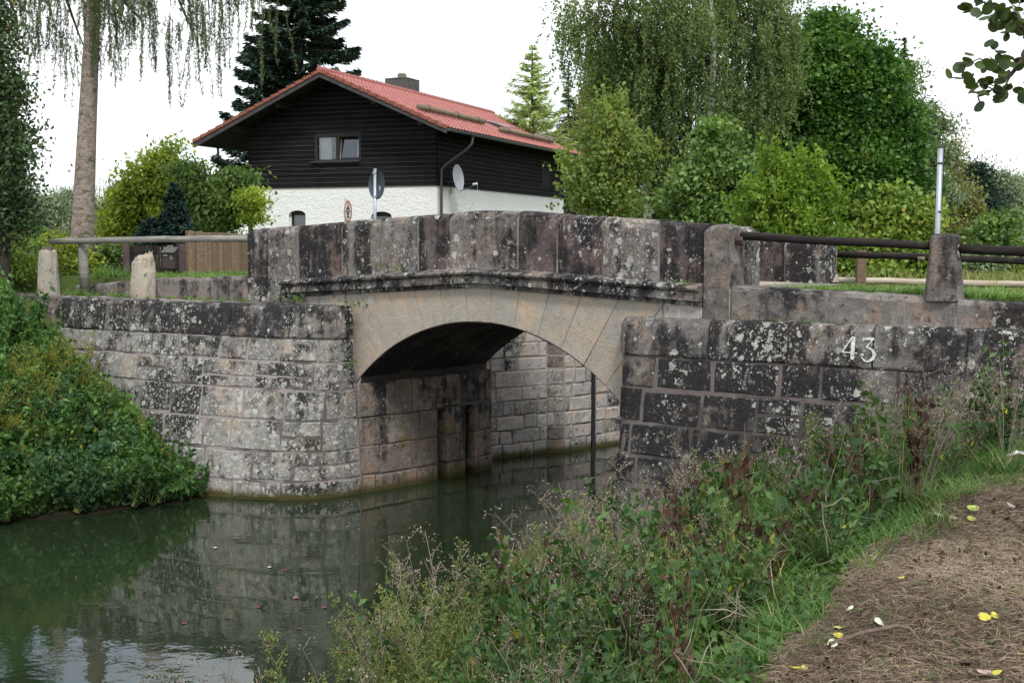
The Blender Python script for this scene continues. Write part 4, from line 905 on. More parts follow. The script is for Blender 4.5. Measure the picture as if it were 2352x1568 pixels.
rail('wooden_rail', 'thinner dark rail on the far side of the track, with a pale patch', [fa, fb], .042, M['rail_d'], 'round wooden rails')
MB().tube([fa.lerp(fb, .355), fa.lerp(fb, .385)], .0435, 12).build('bare_patch', M['rail_l'], D.objects['wooden_rail.003'], True)
fa, fb = at(1908, 643, 17.6), at(2600, 660, 16.4)
rail('wooden_rail', 'pale peeled lower rail just above the grass on the far side', [fa, fb], .044, M['rail_l'], 'round wooden rails')
pp = at(1977, 640, 17.2); o = MB().box((pp.x-.06, pp.y-.05, 2.8), (pp.x+.06, pp.y+.05, 3.42)).build('fence_post', M['picket']); tag(o, 'square brown wooden post between the two far rails', 'post', 'rail posts')
p3 = at(2420, 640, 16.2); o = MB().box((p3.x-.06, p3.y-.05, 2.6), (p3.x+.06, p3.y+.05, 3.4)).build('fence_post', M['picket']); tag(o, 'square wooden post outside the right edge behind the rails', 'post', 'rail posts')
sb = at(1860, 636, 16.6); o = lathe('fallen_stone', (sb.x, sb.y, sb.z-.06), [(.36, 0), (.33, .07), (.2, .12), (.05, .13)], 12, M['boll_y'], None, (.3, 0), .03); tag(o, 'flat pale stone lying in the grass by the far parapet end', 'stone')
# gate, picket fence, mailbox
gt = thing('wooden_gate', 'dark slatted gate between purple-brown posts behind the broken bollard', 'gate', at(350, 630, 24.4))
for x0, x1 in ((285, 299), (413, 428)):
    a, b = at(x0, 560, 24.4), at(x1, 560, 24.4); MB().box((a.x, 24.32, 2.7), (b.x, 24.44, 3.50)).build('gate_post', M['gatepost'], gt)
ax, bx = at(300, 560, 24.4).x, at(412, 560, 24.4).x; x = ax
while x < bx-.06:
    MB().box((x, 24.38, 2.86), (x+.055, 24.41, 3.47+random.uniform(-.01, .01))).build('slat', M['picket_d'], gt); x += .072
MB().box((ax, 24.415, 3.30), (bx, 24.45, 3.36)).box((ax, 24.415, 2.98), (bx, 24.45, 3.04)).build('gate_rail', M['picket_d'], gt)
br_ = at(255, 640, 24.4); MB().tube([(ax-.1, 24.4, 3.3), (ax-.62, 24.5, 2.75)], .018, 6).build('brace', M['picket_d'], gt)
pf = thing('picket_fence', 'brown vertical picket fence running back from the gate to the bridge', 'fence', at(430, 630, 24.2))
A, B = at(428, 530, 24.2), at(577+40, 541, 27.6); n_ = 44
for i in range(n_):
    t = i/n_; p = A.lerp(B, t); d_ = Vector((B.x-A.x, B.y-A.y, 0)).normalized(); wd = .062; nn = Vector((d_.y, -d_.x, 0)); zt1 = lerp(A.z, B.z, t)+random.uniform(-.012, .012)
    m_ = MB(); vs = [p+d_*u+nn*v_ for u, v_ in ((0, 0), (wd, 0), (wd, -.02), (0, -.02))]
    m_.add([Vector((v.x, v.y, 2.72)) for v in vs]+[Vector((v.x, v.y, zt1-.02)) for v in vs]+[Vector(((vs[0].x+vs[1].x)/2, (vs[0].y+vs[1].y)/2, zt1)), Vector(((vs[2].x+vs[3].x)/2, (vs[2].y+vs[3].y)/2, zt1))], [(0, 1, 5, 4), (1, 2, 6, 5), (2, 3, 7, 6), (3, 0, 4, 7), (4, 5, 8), (5, 6, 9, 8), (6, 7, 9), (7, 4, 8, 9)])
    m_.build('picket', M['picket'], pf)
for z0 in (2.98, 3.42): MB().add([A.xy.to_3d()+Vector((.0, .05, z0)), B.xy.to_3d()+Vector((.0, .05, z0)), B.xy.to_3d()+Vector((0, .05, z0+.07)), A.xy.to_3d()+Vector((0, .05, z0+.07)), A.xy.to_3d()+Vector((-.02, .09, z0)), B.xy.to_3d()+Vector((-.02, .09, z0)), B.xy.to_3d()+Vector((-.02, .09, z0+.07)), A.xy.to_3d()+Vector((-.02, .09, z0+.07))], [(0, 1, 2, 3), (7, 6, 5, 4), (3, 2, 6, 7), (0, 4, 5, 1)]).build('fence_rail', M['picket'], pf)
mbx = thing('mailbox', 'dark brown mailbox with grey sloping lid, white name plate and house number', 'mailbox', at(386, 616, 23.9))
x0, x1 = at(373, 600, 23.9).x, at(401, 600, 23.9).x; zb, zt1 = at(373, 616, 23.9).z, at(373, 578, 23.9).z
MB().box((x0, 23.9, zb), (x1, 24.02, zt1)).add([(x1, 23.9, zt1+.001), (x1, 24.02, zt1+.001), (x1, 24.02, zt1+.07), (x0, 23.9, zt1+.001), (x0, 24.02, zt1+.001), (x0, 24.02, zt1+.07)], [(0, 1, 2), (3, 5, 4), (0, 2, 5, 3), (1, 4, 5, 2)]).build('box', simple('mailbox_brown', (.04, .028, .025), (.055, .038, .032), 6, .45), mbx)
MB().add([(x0-.02, 23.83, zt1-.012), (x1+.01, 23.83, zt1-.012), (x1+.04, 24.03, zt1+.085), (x0+.03, 24.03, zt1+.085), (x0-.02, 23.83, zt1-.02), (x1+.01, 23.83, zt1-.02), (x1+.04, 24.03, zt1+.075), (x0+.03, 24.03, zt1+.075)], [(0, 1, 2, 3), (7, 6, 5, 4), (0, 4, 5, 1), (1, 5, 6, 2), (0, 3, 7, 4)]).build('lid', M['slate'], mbx)
MB().box((x0+.02, 23.894, zb+.225), (x0+.095, 23.899, zb+.255)).build('name_plate', M['num'], mbx)
FM = lambda u, z, d: Vector((u, 23.9-.002-d*.02, z))
nine = [([(.35, .28), (.22, .42), (.0, .48), (-.22, .40), (-.30, .22), (-.22, .06), (0, 0), (.2, .02), (.33, .10)], [.07]*9), ([(.33, .2), (.34, -.05), (.28, -.3), (.1, -.46), (-.15, -.47), (-.26, -.4)], [.07]*6)]
digits(x0+.155, zb+.21, .075, FM, mbx, [nine], M['num'], 'house_number')
MB().tube([((x0+x1)/2, 23.89, zt1+.025), ((x0+x1)/2, 23.875, zt1+.02)], .008, 8).build('lock', M['galv'], mbx)
# tall grey pole on the right, small white post with a wire far off
a, b = at(2152, 560, 20), at(2160.5, 340, 20)
pl = thing('metal_pole', 'tall leaning grey metal pole behind the dark bollard', 'pole', (a.x, a.y, 2.6))
MB().tube([(a.x-.02, a.y, 2.6), a, b], .042, 12).build('shaft', M['galv'], pl, True)
MB().tube([b, b+Vector((0, 0, .03))], .046, 12).build('cap', M['pipe'], pl, True)
for z in (.25, 1.0): c_ = b-Vector((0, 0, z)); MB().tube([c_, c_+Vector((0, 0, .03))], .049, 12).build('band', M['zinc'], pl)
MB().tube([b+Vector((.05, .01, -.02)), b+Vector((.055, .01, -.5)), b+Vector((.04, .01, -.95))], .006, 5).build('cable', M['black'], pl)
a, b = at(2302, 650, 55), at(2302, 600, 55)
pl2 = thing('wire_post', 'small white post with a slack wire in the meadow behind the rails', 'post', (a.x, 55, 1.7)); MB().tube([(a.x, 55, 1.6), b], .05, 8).build('shaft', M['white'], pl2)
c0_ = at(2205, 614, 57); MB().tube([b.lerp(c0_, t)-Vector((0, 0, .5*math.sin(math.pi*t)*.7)) for t in [i/10 for i in range(11)]], .012, 4).build('wire', M['galv'], pl2)
# ---------------------------------------------------------------- foliage
def unit(v): return v/np.maximum(np.linalg.norm(v, axis=-1, keepdims=True), 1e-9)
def leafquads(C, size, up=.6, aspect=.55, droop=0., jitter=.35, axis=None, nrm=None):
    """one folded diamond (two triangles worth of quad) per centre"""
    n = len(C); a = rng.normal(size=(n, 3)) if axis is None else axis+rng.normal(size=(n, 3))*jitter
    a[:, 2] -= droop; a = unit(a)
    nn = rng.normal(size=(n, 3))*(1-up)+np.array([0, 0, up]) if nrm is None else nrm+rng.normal(size=(n, 3))*.35
    b = unit(np.cross(nn, a)); s = (size*rng.uniform(.7, 1.3, (n, 1)))
    cn = unit(np.cross(a, b))*s*.12
    return np.stack([C-a*s*.5, C+b*s*aspect*.5-a*s*.06+cn, C+a*s*.5, C-b*s*aspect*.5-a*s*.06+cn], 1)
def lobed(C, size, up=.7, droop=.1):
    """maple-like leaf: ten-point star polygon"""
    n = len(C); a = rng.normal(size=(n, 3)); a[:, 2] -= droop; a = unit(a); nn = rng.normal(size=(n, 3))*(1-up)+np.array([0, 0, up])
    b = unit(np.cross(nn, a)); s = size*rng.uniform(.65, 1.3, (n, 1)); P = []
    for ang, r in ((0, .62), (28, .34), (55, .55), (85, .28), (120, .42), (180, .15), (240, .42), (275, .28), (305, .55), (332, .34)):
        P.append(C+s*r*(a*math.cos(R(ang))+b*math.sin(R(ang))))
    return np.stack(P, 1)
def blob_centers(blobs, n, shell=.55):
    """points in the outer shell of overlapping ellipsoids, skipping those deep inside another one"""
    B = np.array(blobs, dtype=float); vol = (B[:, 3]*B[:, 4]*B[:, 5])**(2/3); pr = vol/vol.sum()
    idx = rng.choice(len(B), size=n*3, p=pr); d = unit(rng.normal(size=(n*3, 3))); r = rng.uniform(shell, 1.06, (n*3, 1))**.7
    ph = rng.uniform(0, 6.28, (len(B), 3)); f_ = 3.4
    r = r*(1+(.17*np.sin(f_*d[:, :1]+ph[idx, :1])+.15*np.sin(f_*1.7*d[:, 1:2]+ph[idx, 1:2])+.15*np.sin(f_*1.5*d[:, 2:]+ph[idx, 2:])))
    P = B[idx, :3]+d*r*B[idx, 3:6]; keep = np.ones(len(P), bool)
    for k in range(len(B)):
        q = (((P-B[k, :3])/B[k, 3:6])**2).sum(1); keep &= ~((q < .42*shell/.55) & (idx != k))
    return P[keep][:n]
def lumps(blobs, k=8, f=.46, flat=.75):
    out = []
    for b in blobs:
        out.append((b[0], b[1], b[2], b[3]*.62, b[4]*.62, b[5]*.62))
        for _ in range(k):
            d = Vector((random.gauss(0, 1), random.gauss(0, 1), random.gauss(0, .9))).normalized(); q = random.uniform(.55, .92); g = f*random.uniform(.6, 1.15)
            out.append((b[0]+d.x*b[3]*q, b[1]+d.y*b[4]*q, b[2]+d.z*b[5]*q, b[3]*g, b[4]*g, min(b[5], b[3])*g*flat))
    return out
def crown(name, parent, blobs, nclump, per, cl, size, mat, up=.6, aspect=.6, flat=.5, mode='leaf', shell=.5, droop=.1, strand=1.5):
    if mode != 'raw': blobs = lumps(blobs)
    C = blob_centers(blobs, nclump, shell)
    if mode == 'shoot':
        L_ = strand*rng.uniform(.4, 1.2, (len(C), 1, 1)); t = rng.uniform(0, 1, (len(C), per, 1)); dr = unit(rng.normal(size=(len(C), 1, 3))*.55+np.array([0, 0, .8])); P = C[:, None, :]+dr*t*L_+rng.normal(size=(len(C), per, 3))*cl*(1.15-t)
    elif mode == 'weep':
        L_ = strand*rng.uniform(.4, 1.2, (len(C), 1, 1)); t = rng.uniform(0, 1, (len(C), per, 1))
        sw_ = rng.normal(size=(len(C), 1, 3))*.16*np.array([1, 1, 0]); P = C[:, None, :]+np.concatenate([np.zeros((len(C), per, 2)), -t*L_], 2)+sw_*t**2*L_+rng.normal(size=(len(C), per, 3))*cl*(1.1-t*.7)
    else:
        el = unit(rng.normal(size=(len(C), 1, 3))*np.array([1, 1, .5])); P = C[:, None, :]+rng.normal(size=(len(C), per, 3))*cl*np.array([1, 1, flat])*rng.uniform(.45, 1.5, (len(C), 1, 1))+el*rng.normal(size=(len(C), per, 1))*cl*.8
    P = P.reshape(-1, 3)
    if mode == 'lobe': V = lobed(P, size, up, droop); me = qmesh(name, V, 10)
    else: V = leafquads(P, size, up, aspect, droop if mode != 'weep' else 1.2); me = qmesh(name, V)
    return link(name, me, mat, parent), C
def limbs(name, parent, base, top, blobs, r0, mat, k=10, lean=None, twigs=True):
    b = MB(); base = Vector(base); top = Vector(top); n = 8; pts = []
    for i in range(n+1):
        t = i/n; p = base.lerp(top, t); 
        if lean: p += Vector(lean)*math.sin(math.pi*t)
        pts.append(p+Vector((random.uniform(-1, 1), random.uniform(-1, 1), 0))*r0*.35*(0 < i))
    b.tube(pts, [r0*(1.25 if i == 0 else 1)*(1-i/n*.85) for i in range(n+1)], 9, jit=.05); o = b.build(name, mat, parent, True)
    if twigs:
        b = MB(); H_ = (top-base).z
        for j, q in enumerate(list(blobs)*(1+(len(blobs) < 6))):
            c = Vector(q[:3])+Vector((random.uniform(-.5, .5)*q[3], random.uniform(-.5, .5)*q[4], random.uniform(-.3, .3)*q[5])); f = max(.15, min(.9, (c.z-base.z)/max(H_, .1)-.22)); i = f*n; i0 = min(n-1, int(i)); s_ = pts[i0].lerp(pts[i0+1], i-i0)
            m_ = s_.lerp(c, .5)+Vector((0, 0, .06*H_)); r_ = r0*(1-f)*.55+.01
            b.tube([s_, s_.lerp(m_, .6), m_, c], [r_, r_*.75, r_*.5, r_*.18], 6, cap=False)
            for _ in range(3):
                e_ = c+Vector((random.uniform(-1, 1)*q[3], random.uniform(-1, 1)*q[4], random.uniform(-.6, 1)*q[5]))*.75; b.tube([m_, m_.lerp(e_, .5)+Vector((0, 0, .05*H_*.5)), e_], [r_*.4, r_*.25, r_*.1], 5, cap=False)
        b.build('branches', M['twig'] if mat == M['bark_b'] else mat, parent, True)
    return o
def PB(L_, Y, dy=1.0):          # crown masses: bearings surveyed in the photograph at distance Y
    out = []
    for q in L_:
        (x, y, rx, rz), yo = q[:4], (q[4] if len(q) > 4 else 0); c = at(x, y, Y+yo); k = (Y+yo)/FPX; out.append((c.x, c.y, c.z, rx*k, rx*k*dy, rz*k))
    return out
def tree(name, label, group, base, Y, blobs, nclump, per, cl, size, mat, trunk, r0, barkm, **kw):
    yo = kw.pop('yo', 0); blobs = [tuple(q)+(yo,) for q in blobs] if yo else blobs
    bp = at(base[0], base[1], Y); bz = gz(bp.x, Y)-.1; th_ = thing(name, label, kw.pop('cat', 'tree'), (bp.x, Y, bz), group)
    B = PB(blobs, Y, kw.pop('dy', .9)); tp = at(trunk[0], trunk[1], Y); tw = kw.pop('twigs', True); ln = kw.pop('lean', None)
    limbs('trunk', th_, (bp.x, Y, bz), tp, B, r0, barkm, lean=ln, twigs=tw)
    crown('crown', th_, B, nclump, per, cl, size, mat, **kw); return th_
GT = 'garden and canal trees behind the bridge'
tree('maple_tree', 'large dark green maple with a broad rounded crown right of the birches', GT, (1965, 600), 38, [(1900, 130, 85, 80), (1905, 70, 45, 45), (1850, 210, 110, 110), (1960, 230, 105, 130), (1820, 330, 95, 110), (1900, 330, 120, 120), (2010, 330, 80, 120), (1950, 430, 120, 90), (1850, 430, 90, 80), (2050, 420, 65, 80), (2000, 170, 55, 70), (1780, 400, 60, 70), (1760, 280, 50, 70)], 2300, 44, .28, .135, L['maple'], (1920, 180), .32, M['bark_d'], up=.72, flat=.5, aspect=.85, shell=.7)
tree('birch_tree', 'tall weeping birch with a pale trunk and long hanging twigs above the parapet', GT, (1640, 560), 33, [(1620, 60, 190, 110), (1500, 40, 120, 90), (1730, 60, 110, 110), (1610, 190, 170, 100), (1740, 180, 85, 130), (1690, 300, 100, 90), (1600, 320, 90, 90), (1560, -60, 180, 110), (1730, -60, 130, 100), (1380, 10, 80, 45), (1300, 0, 60, 30), (1340, 40, 60, 40), (1440, 60, 60, 70), (1540, 250, 60, 90)], 2300, 44, .045, .085, L['birch'], (1632, -60), .20, M['bark_b'], mode='weep', strand=2.0, aspect=.6, yo=.8, dy=.8)
tree('birch_tree', 'thinner leaning birch with a crooked forked trunk left of the tall birch', GT, (1528, 560), 34.5, [(1450, 190, 75, 110), (1480, 110, 80, 80), (1400, 130, 55, 70), (1520, 340, 60, 90), (1440, 310, 60, 80), (1500, 440, 55, 70), (1380, 240, 40, 60)], 1000, 32, .05, .09, L['birch'], (1470, 60), .15, M['bark_b'], mode='weep', strand=1.5, lean=(-.35, 0, 0), yo=.7, dy=.8)
tree('young_birch', 'young yellow-green birch with orange stems in front of the house corner', GT, (1400, 560), 29, [(1400, 340, 62, 70), (1405, 275, 32, 40), (1370, 410, 70, 60), (1440, 400, 60, 75), (1410, 475, 85, 45), (1315, 385, 30, 16), (1325, 440, 30, 20), (1340, 330, 25, 20)], 620, 22, .10, .09, L['ybirch'], (1405, 260), .04, M['bark_o'], up=.3, mode='shoot', strand=.75, aspect=.75, cat='tree')
tree('hazel_bush', 'dense dull green leafy tree between the two bright ones', GT, (1630, 560), 28, [(1630, 400, 70, 80), (1640, 320, 40, 55), (1590, 440, 55, 65), (1680, 430, 50, 70), (1630, 480, 95, 45)], 650, 24, .17, .115, L['hazel'], (1640, 330), .07, M['bark_d'], up=.6, flat=.6, aspect=.75)
tree('ash_tree', 'bright lime green young tree right above the parapet end', GT, (1815, 580), 25, [(1810, 430, 65, 50), (1830, 480, 85, 55), (1760, 480, 60, 50), (1880, 440, 35, 45), (1870, 500, 50, 45), (1800, 530, 110, 30), (1795, 395, 35, 28)], 620, 22, .12, .125, L['ash'], (1810, 420), .06, M['bark_d'], up=.5, mode='shoot', strand=.6, aspect=.40, droop=.6)
tree('hedge_tree', 'mid green bushy tree at the foot of the maple behind the rails', GT, (2040, 620), 36, [(2050, 500, 80, 65), (2000, 550, 90, 55), (2090, 570, 70, 55), (1950, 600, 60, 40), (2030, 620, 110, 35), (2110, 500, 45, 50)], 760, 24, .24, .14, L['mixed'], (2050, 520), .12, M['bark_d'], up=.6, flat=.6, aspect=.8)
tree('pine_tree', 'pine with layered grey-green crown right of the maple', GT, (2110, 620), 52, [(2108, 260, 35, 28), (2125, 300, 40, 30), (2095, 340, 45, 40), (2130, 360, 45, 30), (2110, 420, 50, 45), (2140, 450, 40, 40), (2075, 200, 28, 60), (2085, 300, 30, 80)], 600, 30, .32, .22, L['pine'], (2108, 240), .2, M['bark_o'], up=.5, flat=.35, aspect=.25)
tree('thin_birch', 'thin almost leafless birch top against the sky above the metal pole', GT, (2190, 620), 62, [(2190, 350, 28, 60), (2165, 330, 22, 40), (2205, 400, 18, 30)], 130, 16, .25, .16, L['olive'], (2186, 290), .09, M['bark_b'], mode='weep', strand=1.2)
tree('willow_birch', 'pale olive drooping birch behind the metal pole', GT, (2200, 630), 58, [(2200, 450, 55, 50), (2180, 520, 55, 60), (2240, 530, 45, 70), (2210, 590, 60, 40)], 800, 24, .15, .16, L['olive'], (2195, 420), .18, M['bark_b'], mode='weep', strand=2.0)
RP_ = [((2245, 410, 28, 40), (2250, 480, 35, 60)), ((2290, 430, 38, 35), (2290, 500, 45, 50)), ((2335, 430, 30, 30), (2345, 490, 40, 50)), ((2330, 560, 45, 50), (2370, 540, 40, 70))]
for i, (q, lab) in enumerate(zip(RP_, ('dark spruce-like top left of the pale pines at the far right', 'rounded pine between the dark top and the right picture edge', 'pine at the right picture edge with orange bark showing', 'lowest pine mass at the right edge behind the green maple shrub'))):
    tree('pine_tree', lab, GT, (q[1][0], 640), 70+3*i, list(q), 330, 26, .40, .27, L['fir'] if i == 0 else L['farpine'], (q[0][0], q[0][1]), .2, M['bark_o'], up=.5, flat=.4, aspect=.28)
tree('green_maple', 'fresh green maple shrub below the pines at the right', GT, (2285, 640), 50, [(2285, 520, 40, 35), (2270, 570, 50, 40), (2310, 600, 55, 35)], 420, 20, .25, .2, L['hazel'], (2285, 540), .1, M['bark_d'], aspect=.85)
for i, (x, y, rx, rz, lab) in enumerate(((1990, 640, 70, 26, 'low bush at the meadow edge left of the dark bollard'), (2110, 632, 60, 30, 'low bush at the meadow edge behind the dark bollard'), (2230, 622, 55, 32, 'low dark bush under the pale olive birch'), (2330, 628, 60, 34, 'low bush at the meadow edge at the right picture edge'))):
    tree('meadow_bush', lab, 'bushes along the meadow', (x, 650), 46+i, [(x, y, rx, rz), (x+20, y-6, rx*.6, rz*.8)], 260, 18, .25, .17, L['mixed'] if i != 2 else L['pine'], (x, y), .05, M['bark_d'], cat='bush', aspect=.8)
tree('garden_bush', 'shaded green bush behind the birch trunks just above the parapet', GT, (1530, 560), 44, [(1480, 490, 70, 35), (1570, 495, 70, 35), (1680, 500, 70, 30)], 700, 22, .2, .15, L['hazel'], (1530, 490), .06, M['bark_d'], cat='bush', aspect=.8)
# conifers
def conifer(name, label, x, ytop, ybase, half, Y, mat, nwh, perq, size, barkm=None, group=GT, droop=.35, sparse=1.0, lift=.1, r0=.2, aspect=.22, seed=0, pw_=1.0):
    top, foot = at(x, ytop, Y), at(x, ybase, Y); zf = min(foot.z, gz(foot.x, Y))-.1; W_ = half*Y/FPX; c = thing(name, label, 'tree', (foot.x, Y, zf), group); H_ = top.z-zf
    rg_ = np.random.default_rng(seed+5); MB().tube([(foot.x, Y, zf), (foot.x, Y, zf+H_*.5), (foot.x, Y, top.z)], [r0, r0*.6, .02], 8).build('trunk', barkm or M['bark_d'], c, True)
    P = []; A = []; bt = MB()
    for i in range(nwh):
        f = (i+.5)/nwh; z = foot.z+(top.z-foot.z)*f; L0 = W_*((1-f)**pw_*.96+.03)
        for j in range(int(7+4*(1-f))):
            az_ = rg_.uniform(0, 2*math.pi); L_ = L0*rg_.uniform(.75, 1.15); zz = z+rg_.uniform(-.5, .5)*(top.z-foot.z)/nwh; n_ = max(5, int(perq*L_/W_*sparse)+3)
            t = rg_.uniform(.12, 1, (n_, 1))**.75; dr = np.array([math.cos(az_), math.sin(az_), 0]); side = np.array([-dr[1], dr[0], 0])
            wv = rg_.normal(size=(n_, 1))*.17*L_*(1.1-t)+rg_.normal(size=(n_, 1))*.03
            p = np.array([foot.x, Y, zz])+dr*t*L_+side*wv+np.array([0, 0, 1])*(-droop*t**1.0*L_+lift*L_*t**2.5+rg_.normal(size=(n_, 1))*.04*L_**.5)-np.array([0, 0, 1])*np.abs(wv)*.35
            P.append(p); A.append(dr*.9+side*np.sign(wv)*.7+np.array([0, 0, -.15])+0*p)
            if f < .9: bt.tube([(foot.x, Y, zz), tuple(np.array([foot.x, Y, zz])+dr*L_*.9+np.array([0, 0, -droop*.8*L_+lift*L_*.7]))], [.035*L_**.5, .008], 4, cap=False)
    bt.build('branches', barkm or M['bark_d'], c)
    P = np.concatenate(P); A = np.concatenate(A); V = leafquads(P, size, .7, aspect, axis=A, jitter=.35); link('crown', qmesh('crown', V), mat, c); return c
conifer('fir_tree', 'tall dark blue-green fir rising behind the left half of the roof', 693, -190, 480, 205, 60, L['fir'], 40, 300, .42, droop=.32, lift=.30, r0=.35, aspect=.34, seed=1, pw_=.62)
conifer('larch_tree', 'light green feathery larch behind the right end of the roof', 1222, 108, 420, 120, 62, L['larch'], 24, 95, .34, sparse=.9, droop=.05, lift=.25, seed=2, aspect=.18, pw_=.8)
conifer('small_spruce', 'small grey-green conifer top between the larch and the birch', 1305, 150, 420, 55, 66, L['pine'], 18, 50, .32, seed=3)
conifer('small_spruce', 'dark conifer tip rising behind the right shoulder of the maple', 2068, 88, 500, 75, 55, L['pine'], 26, 60, .34, seed=4)
conifer('dwarf_spruce', 'small dark blue spruce behind the gate and mailbox', 403, 420, 556, 52, 26.5, L['bluespruce'], 16, 110, .12, droop=.2, r0=.06, seed=5, aspect=.3, pw_=.7)
conifer('dwarf_spruce', 'low spreading conifer shrub left of the dark blue spruce', 350, 500, 560, 50, 27.0, L['bluespruce'], 8, 90, .12, droop=.1, r0=.05, seed=6, aspect=.3, pw_=.6)
tree('garden_bush', 'dim green bush between the house end and the young birch', GT, (1335, 520), 66, [(1330, 470, 45, 40), (1370, 440, 50, 50)], 400, 20, .25, .2, L['pine'], (1340, 470), .1, M['bark_d'], cat='bush')
tree('birch_tree', 'misty grey-green birch crown behind the larch and the roof end', GT, (1345, 420), 72, [(1350, 260, 45, 70), (1320, 300, 40, 50), (1375, 180, 35, 70)], 420, 26, .2, .19, L['olive'], (1335, 160), .12, M['bark_b'], mode='weep', strand=1.4)
# left side
tree('walnut_tree', 'loose yellow-green tree left of the house', GT, (350, 560), 33, [(340, 450, 55, 50), (370, 385, 40, 32), (300, 480, 50, 45), (380, 470, 60, 50), (280, 520, 50, 30), (395, 345, 16, 18), (300, 395, 14, 14)], 700, 20, .19, .13, L['yellowg'], (360, 400), .1, M['bark_d'], aspect=.55, flat=.6)
tree('plum_tree', 'green fruit tree filling the gap below the left eave', GT, (490, 570), 31, [(450, 430, 50, 45), (500, 450, 50, 55), (540, 480, 40, 55), (470, 500, 60, 40), (430, 395, 25, 20), (555, 420, 20, 30)], 720, 20, .18, .12, L['hazel'], (480, 430), .09, M['bark_d'], aspect=.6, flat=.6)
tree('apple_tree', 'sparse light green branch tips in front of the white house corner', GT, (575, 570), 30, [(585, 500, 18, 26), (575, 450, 20, 30), (590, 465, 18, 10)], 110, 14, .12, .10, L['yellowg'], (580, 460), .03, M['bark_d'], aspect=.6)
tree('evergreen_tree', 'dark scale-leaved evergreen cut by the left picture edge', GT, (10, 620), 21, [(-5, 60, 30, 110), (0, 200, 38, 110), (8, 320, 46, 90), (16, 420, 54, 80), (12, 480, 48, 60), (-60, 200, 60, 200), (-50, 400, 70, 120)], 900, 26, .16, .09, L['thuja'], (-5, 0), .12, M['bark_d'], aspect=.5, flat=1, up=.2)
for i, (x, y, r_, h_, lab) in enumerate(((60, 480, 42, 45, 'misty far pine nearest the left edge'), (115, 470, 35, 40, 'misty far pine, second from the left edge'), (160, 455, 28, 35, 'misty far pine just left of the spruce trunk'), (235, 475, 35, 40, 'misty far pine just right of the spruce trunk'), (275, 455, 30, 45, 'misty far pine behind the yellow-green tree'))):
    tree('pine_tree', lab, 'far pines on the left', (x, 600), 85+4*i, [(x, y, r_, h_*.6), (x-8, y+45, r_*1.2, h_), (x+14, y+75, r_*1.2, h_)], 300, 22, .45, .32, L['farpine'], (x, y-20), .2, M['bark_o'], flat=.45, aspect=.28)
for i, (x, y, rx, rz, Y, m_, lab) in enumerate(((40, 570, 60, 42, 25, 'mixed', 'green hedge bush at the left edge behind the bollard'), (120, 585, 45, 40, 26, 'yellowg', 'yellow-green bush right behind the pale bollard'), (160, 600, 40, 34, 24, 'yellowg', 'small bright bush between the pale bollard and the rail post'), (250, 595, 48, 36, 25.5, 'hazel', 'rounded dark green garden shrub left of the gate'), (40, 520, 50, 40, 33, 'hazel', 'taller bush below the far pines'), (10, 610, 50, 40, 23, 'mixed', 'low bush in the left corner of the hedge'))):
    tree('garden_bush', lab, 'garden bushes on the left', (x, 640), Y, [(x, y, rx, rz), (x+rx*.4, y+rz*.3, rx*.6, rz*.7), (x-rx*.5, y-rz*.1, rx*.5, rz*.6)], 420, 20, .10, .075, L[m_], (x, y), .03, M['bark_d'], cat='bush', aspect=.65)
# far wood closing the horizon: one mass
bl = []
for i in range(60):
    x = -900+i*75+random.uniform(-20, 20); y = random.uniform(560, 585); Y = 120+random.uniform(-6, 14); c = at(x, y, Y); bl.append((c.x, c.y, c.z-1.5, 3.2, 3, random.uniform(3.5, 5.0)))
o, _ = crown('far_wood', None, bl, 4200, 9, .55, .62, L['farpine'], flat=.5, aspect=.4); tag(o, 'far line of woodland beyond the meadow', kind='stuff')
# the spruce with the bare trunk and curtains of hanging twigs
st = thing('spruce_tree', 'tall spruce with a bare scaly trunk and curtains of hanging twigs at the upper left', 'tree', (at(188, 560, 25).x, 25, 2.6), GT)
tp = [at(186, 620, 25), at(189, 545, 25), at(200, 300, 25), at(212, 60, 25), at(222, -140, 25), at(236, -420, 25), at(246, -800, 25)]
MB().tube(tp, [.26, .215, .175, .145, .13, .11, .07], 14, jit=.03).build('trunk', M['bark_s'], st, True)
for (x, y) in ((198, 130), (207, 175), (196, 300), (203, 350), (200, 412), (190, 480), (214, 60)):
    c_ = at(x+4, y, 25)-Vector((0, .15, 0)); MB().tube([c_+Vector((0, .03, 0)), c_-Vector((0, .02, 0))], [.03, .02], 7).build('branch_stub', M['bark_o'], st)
LM = [[(222, -140), (150, -110), (90, -40), (62, 40), (50, 90)], [(222, -120), (165, -90), (140, -10), (160, 60), (172, 100)], [(226, -180), (300, -160), (360, -90), (400, 20), (415, 60)],
      [(228, -200), (340, -210), (440, -140), (490, -30), (500, 60)], [(230, -220), (380, -240), (500, -180), (560, -60), (585, 10)], [(224, -150), (270, -120), (300, -40), (320, 40)],
      [(228, -200), (100, -180), (40, -120), (0, -20)], [(222, -90), (262, -60), (290, 10), (330, 50)]]
bt = MB(); SPL = []; SA = []; rb_ = MB()
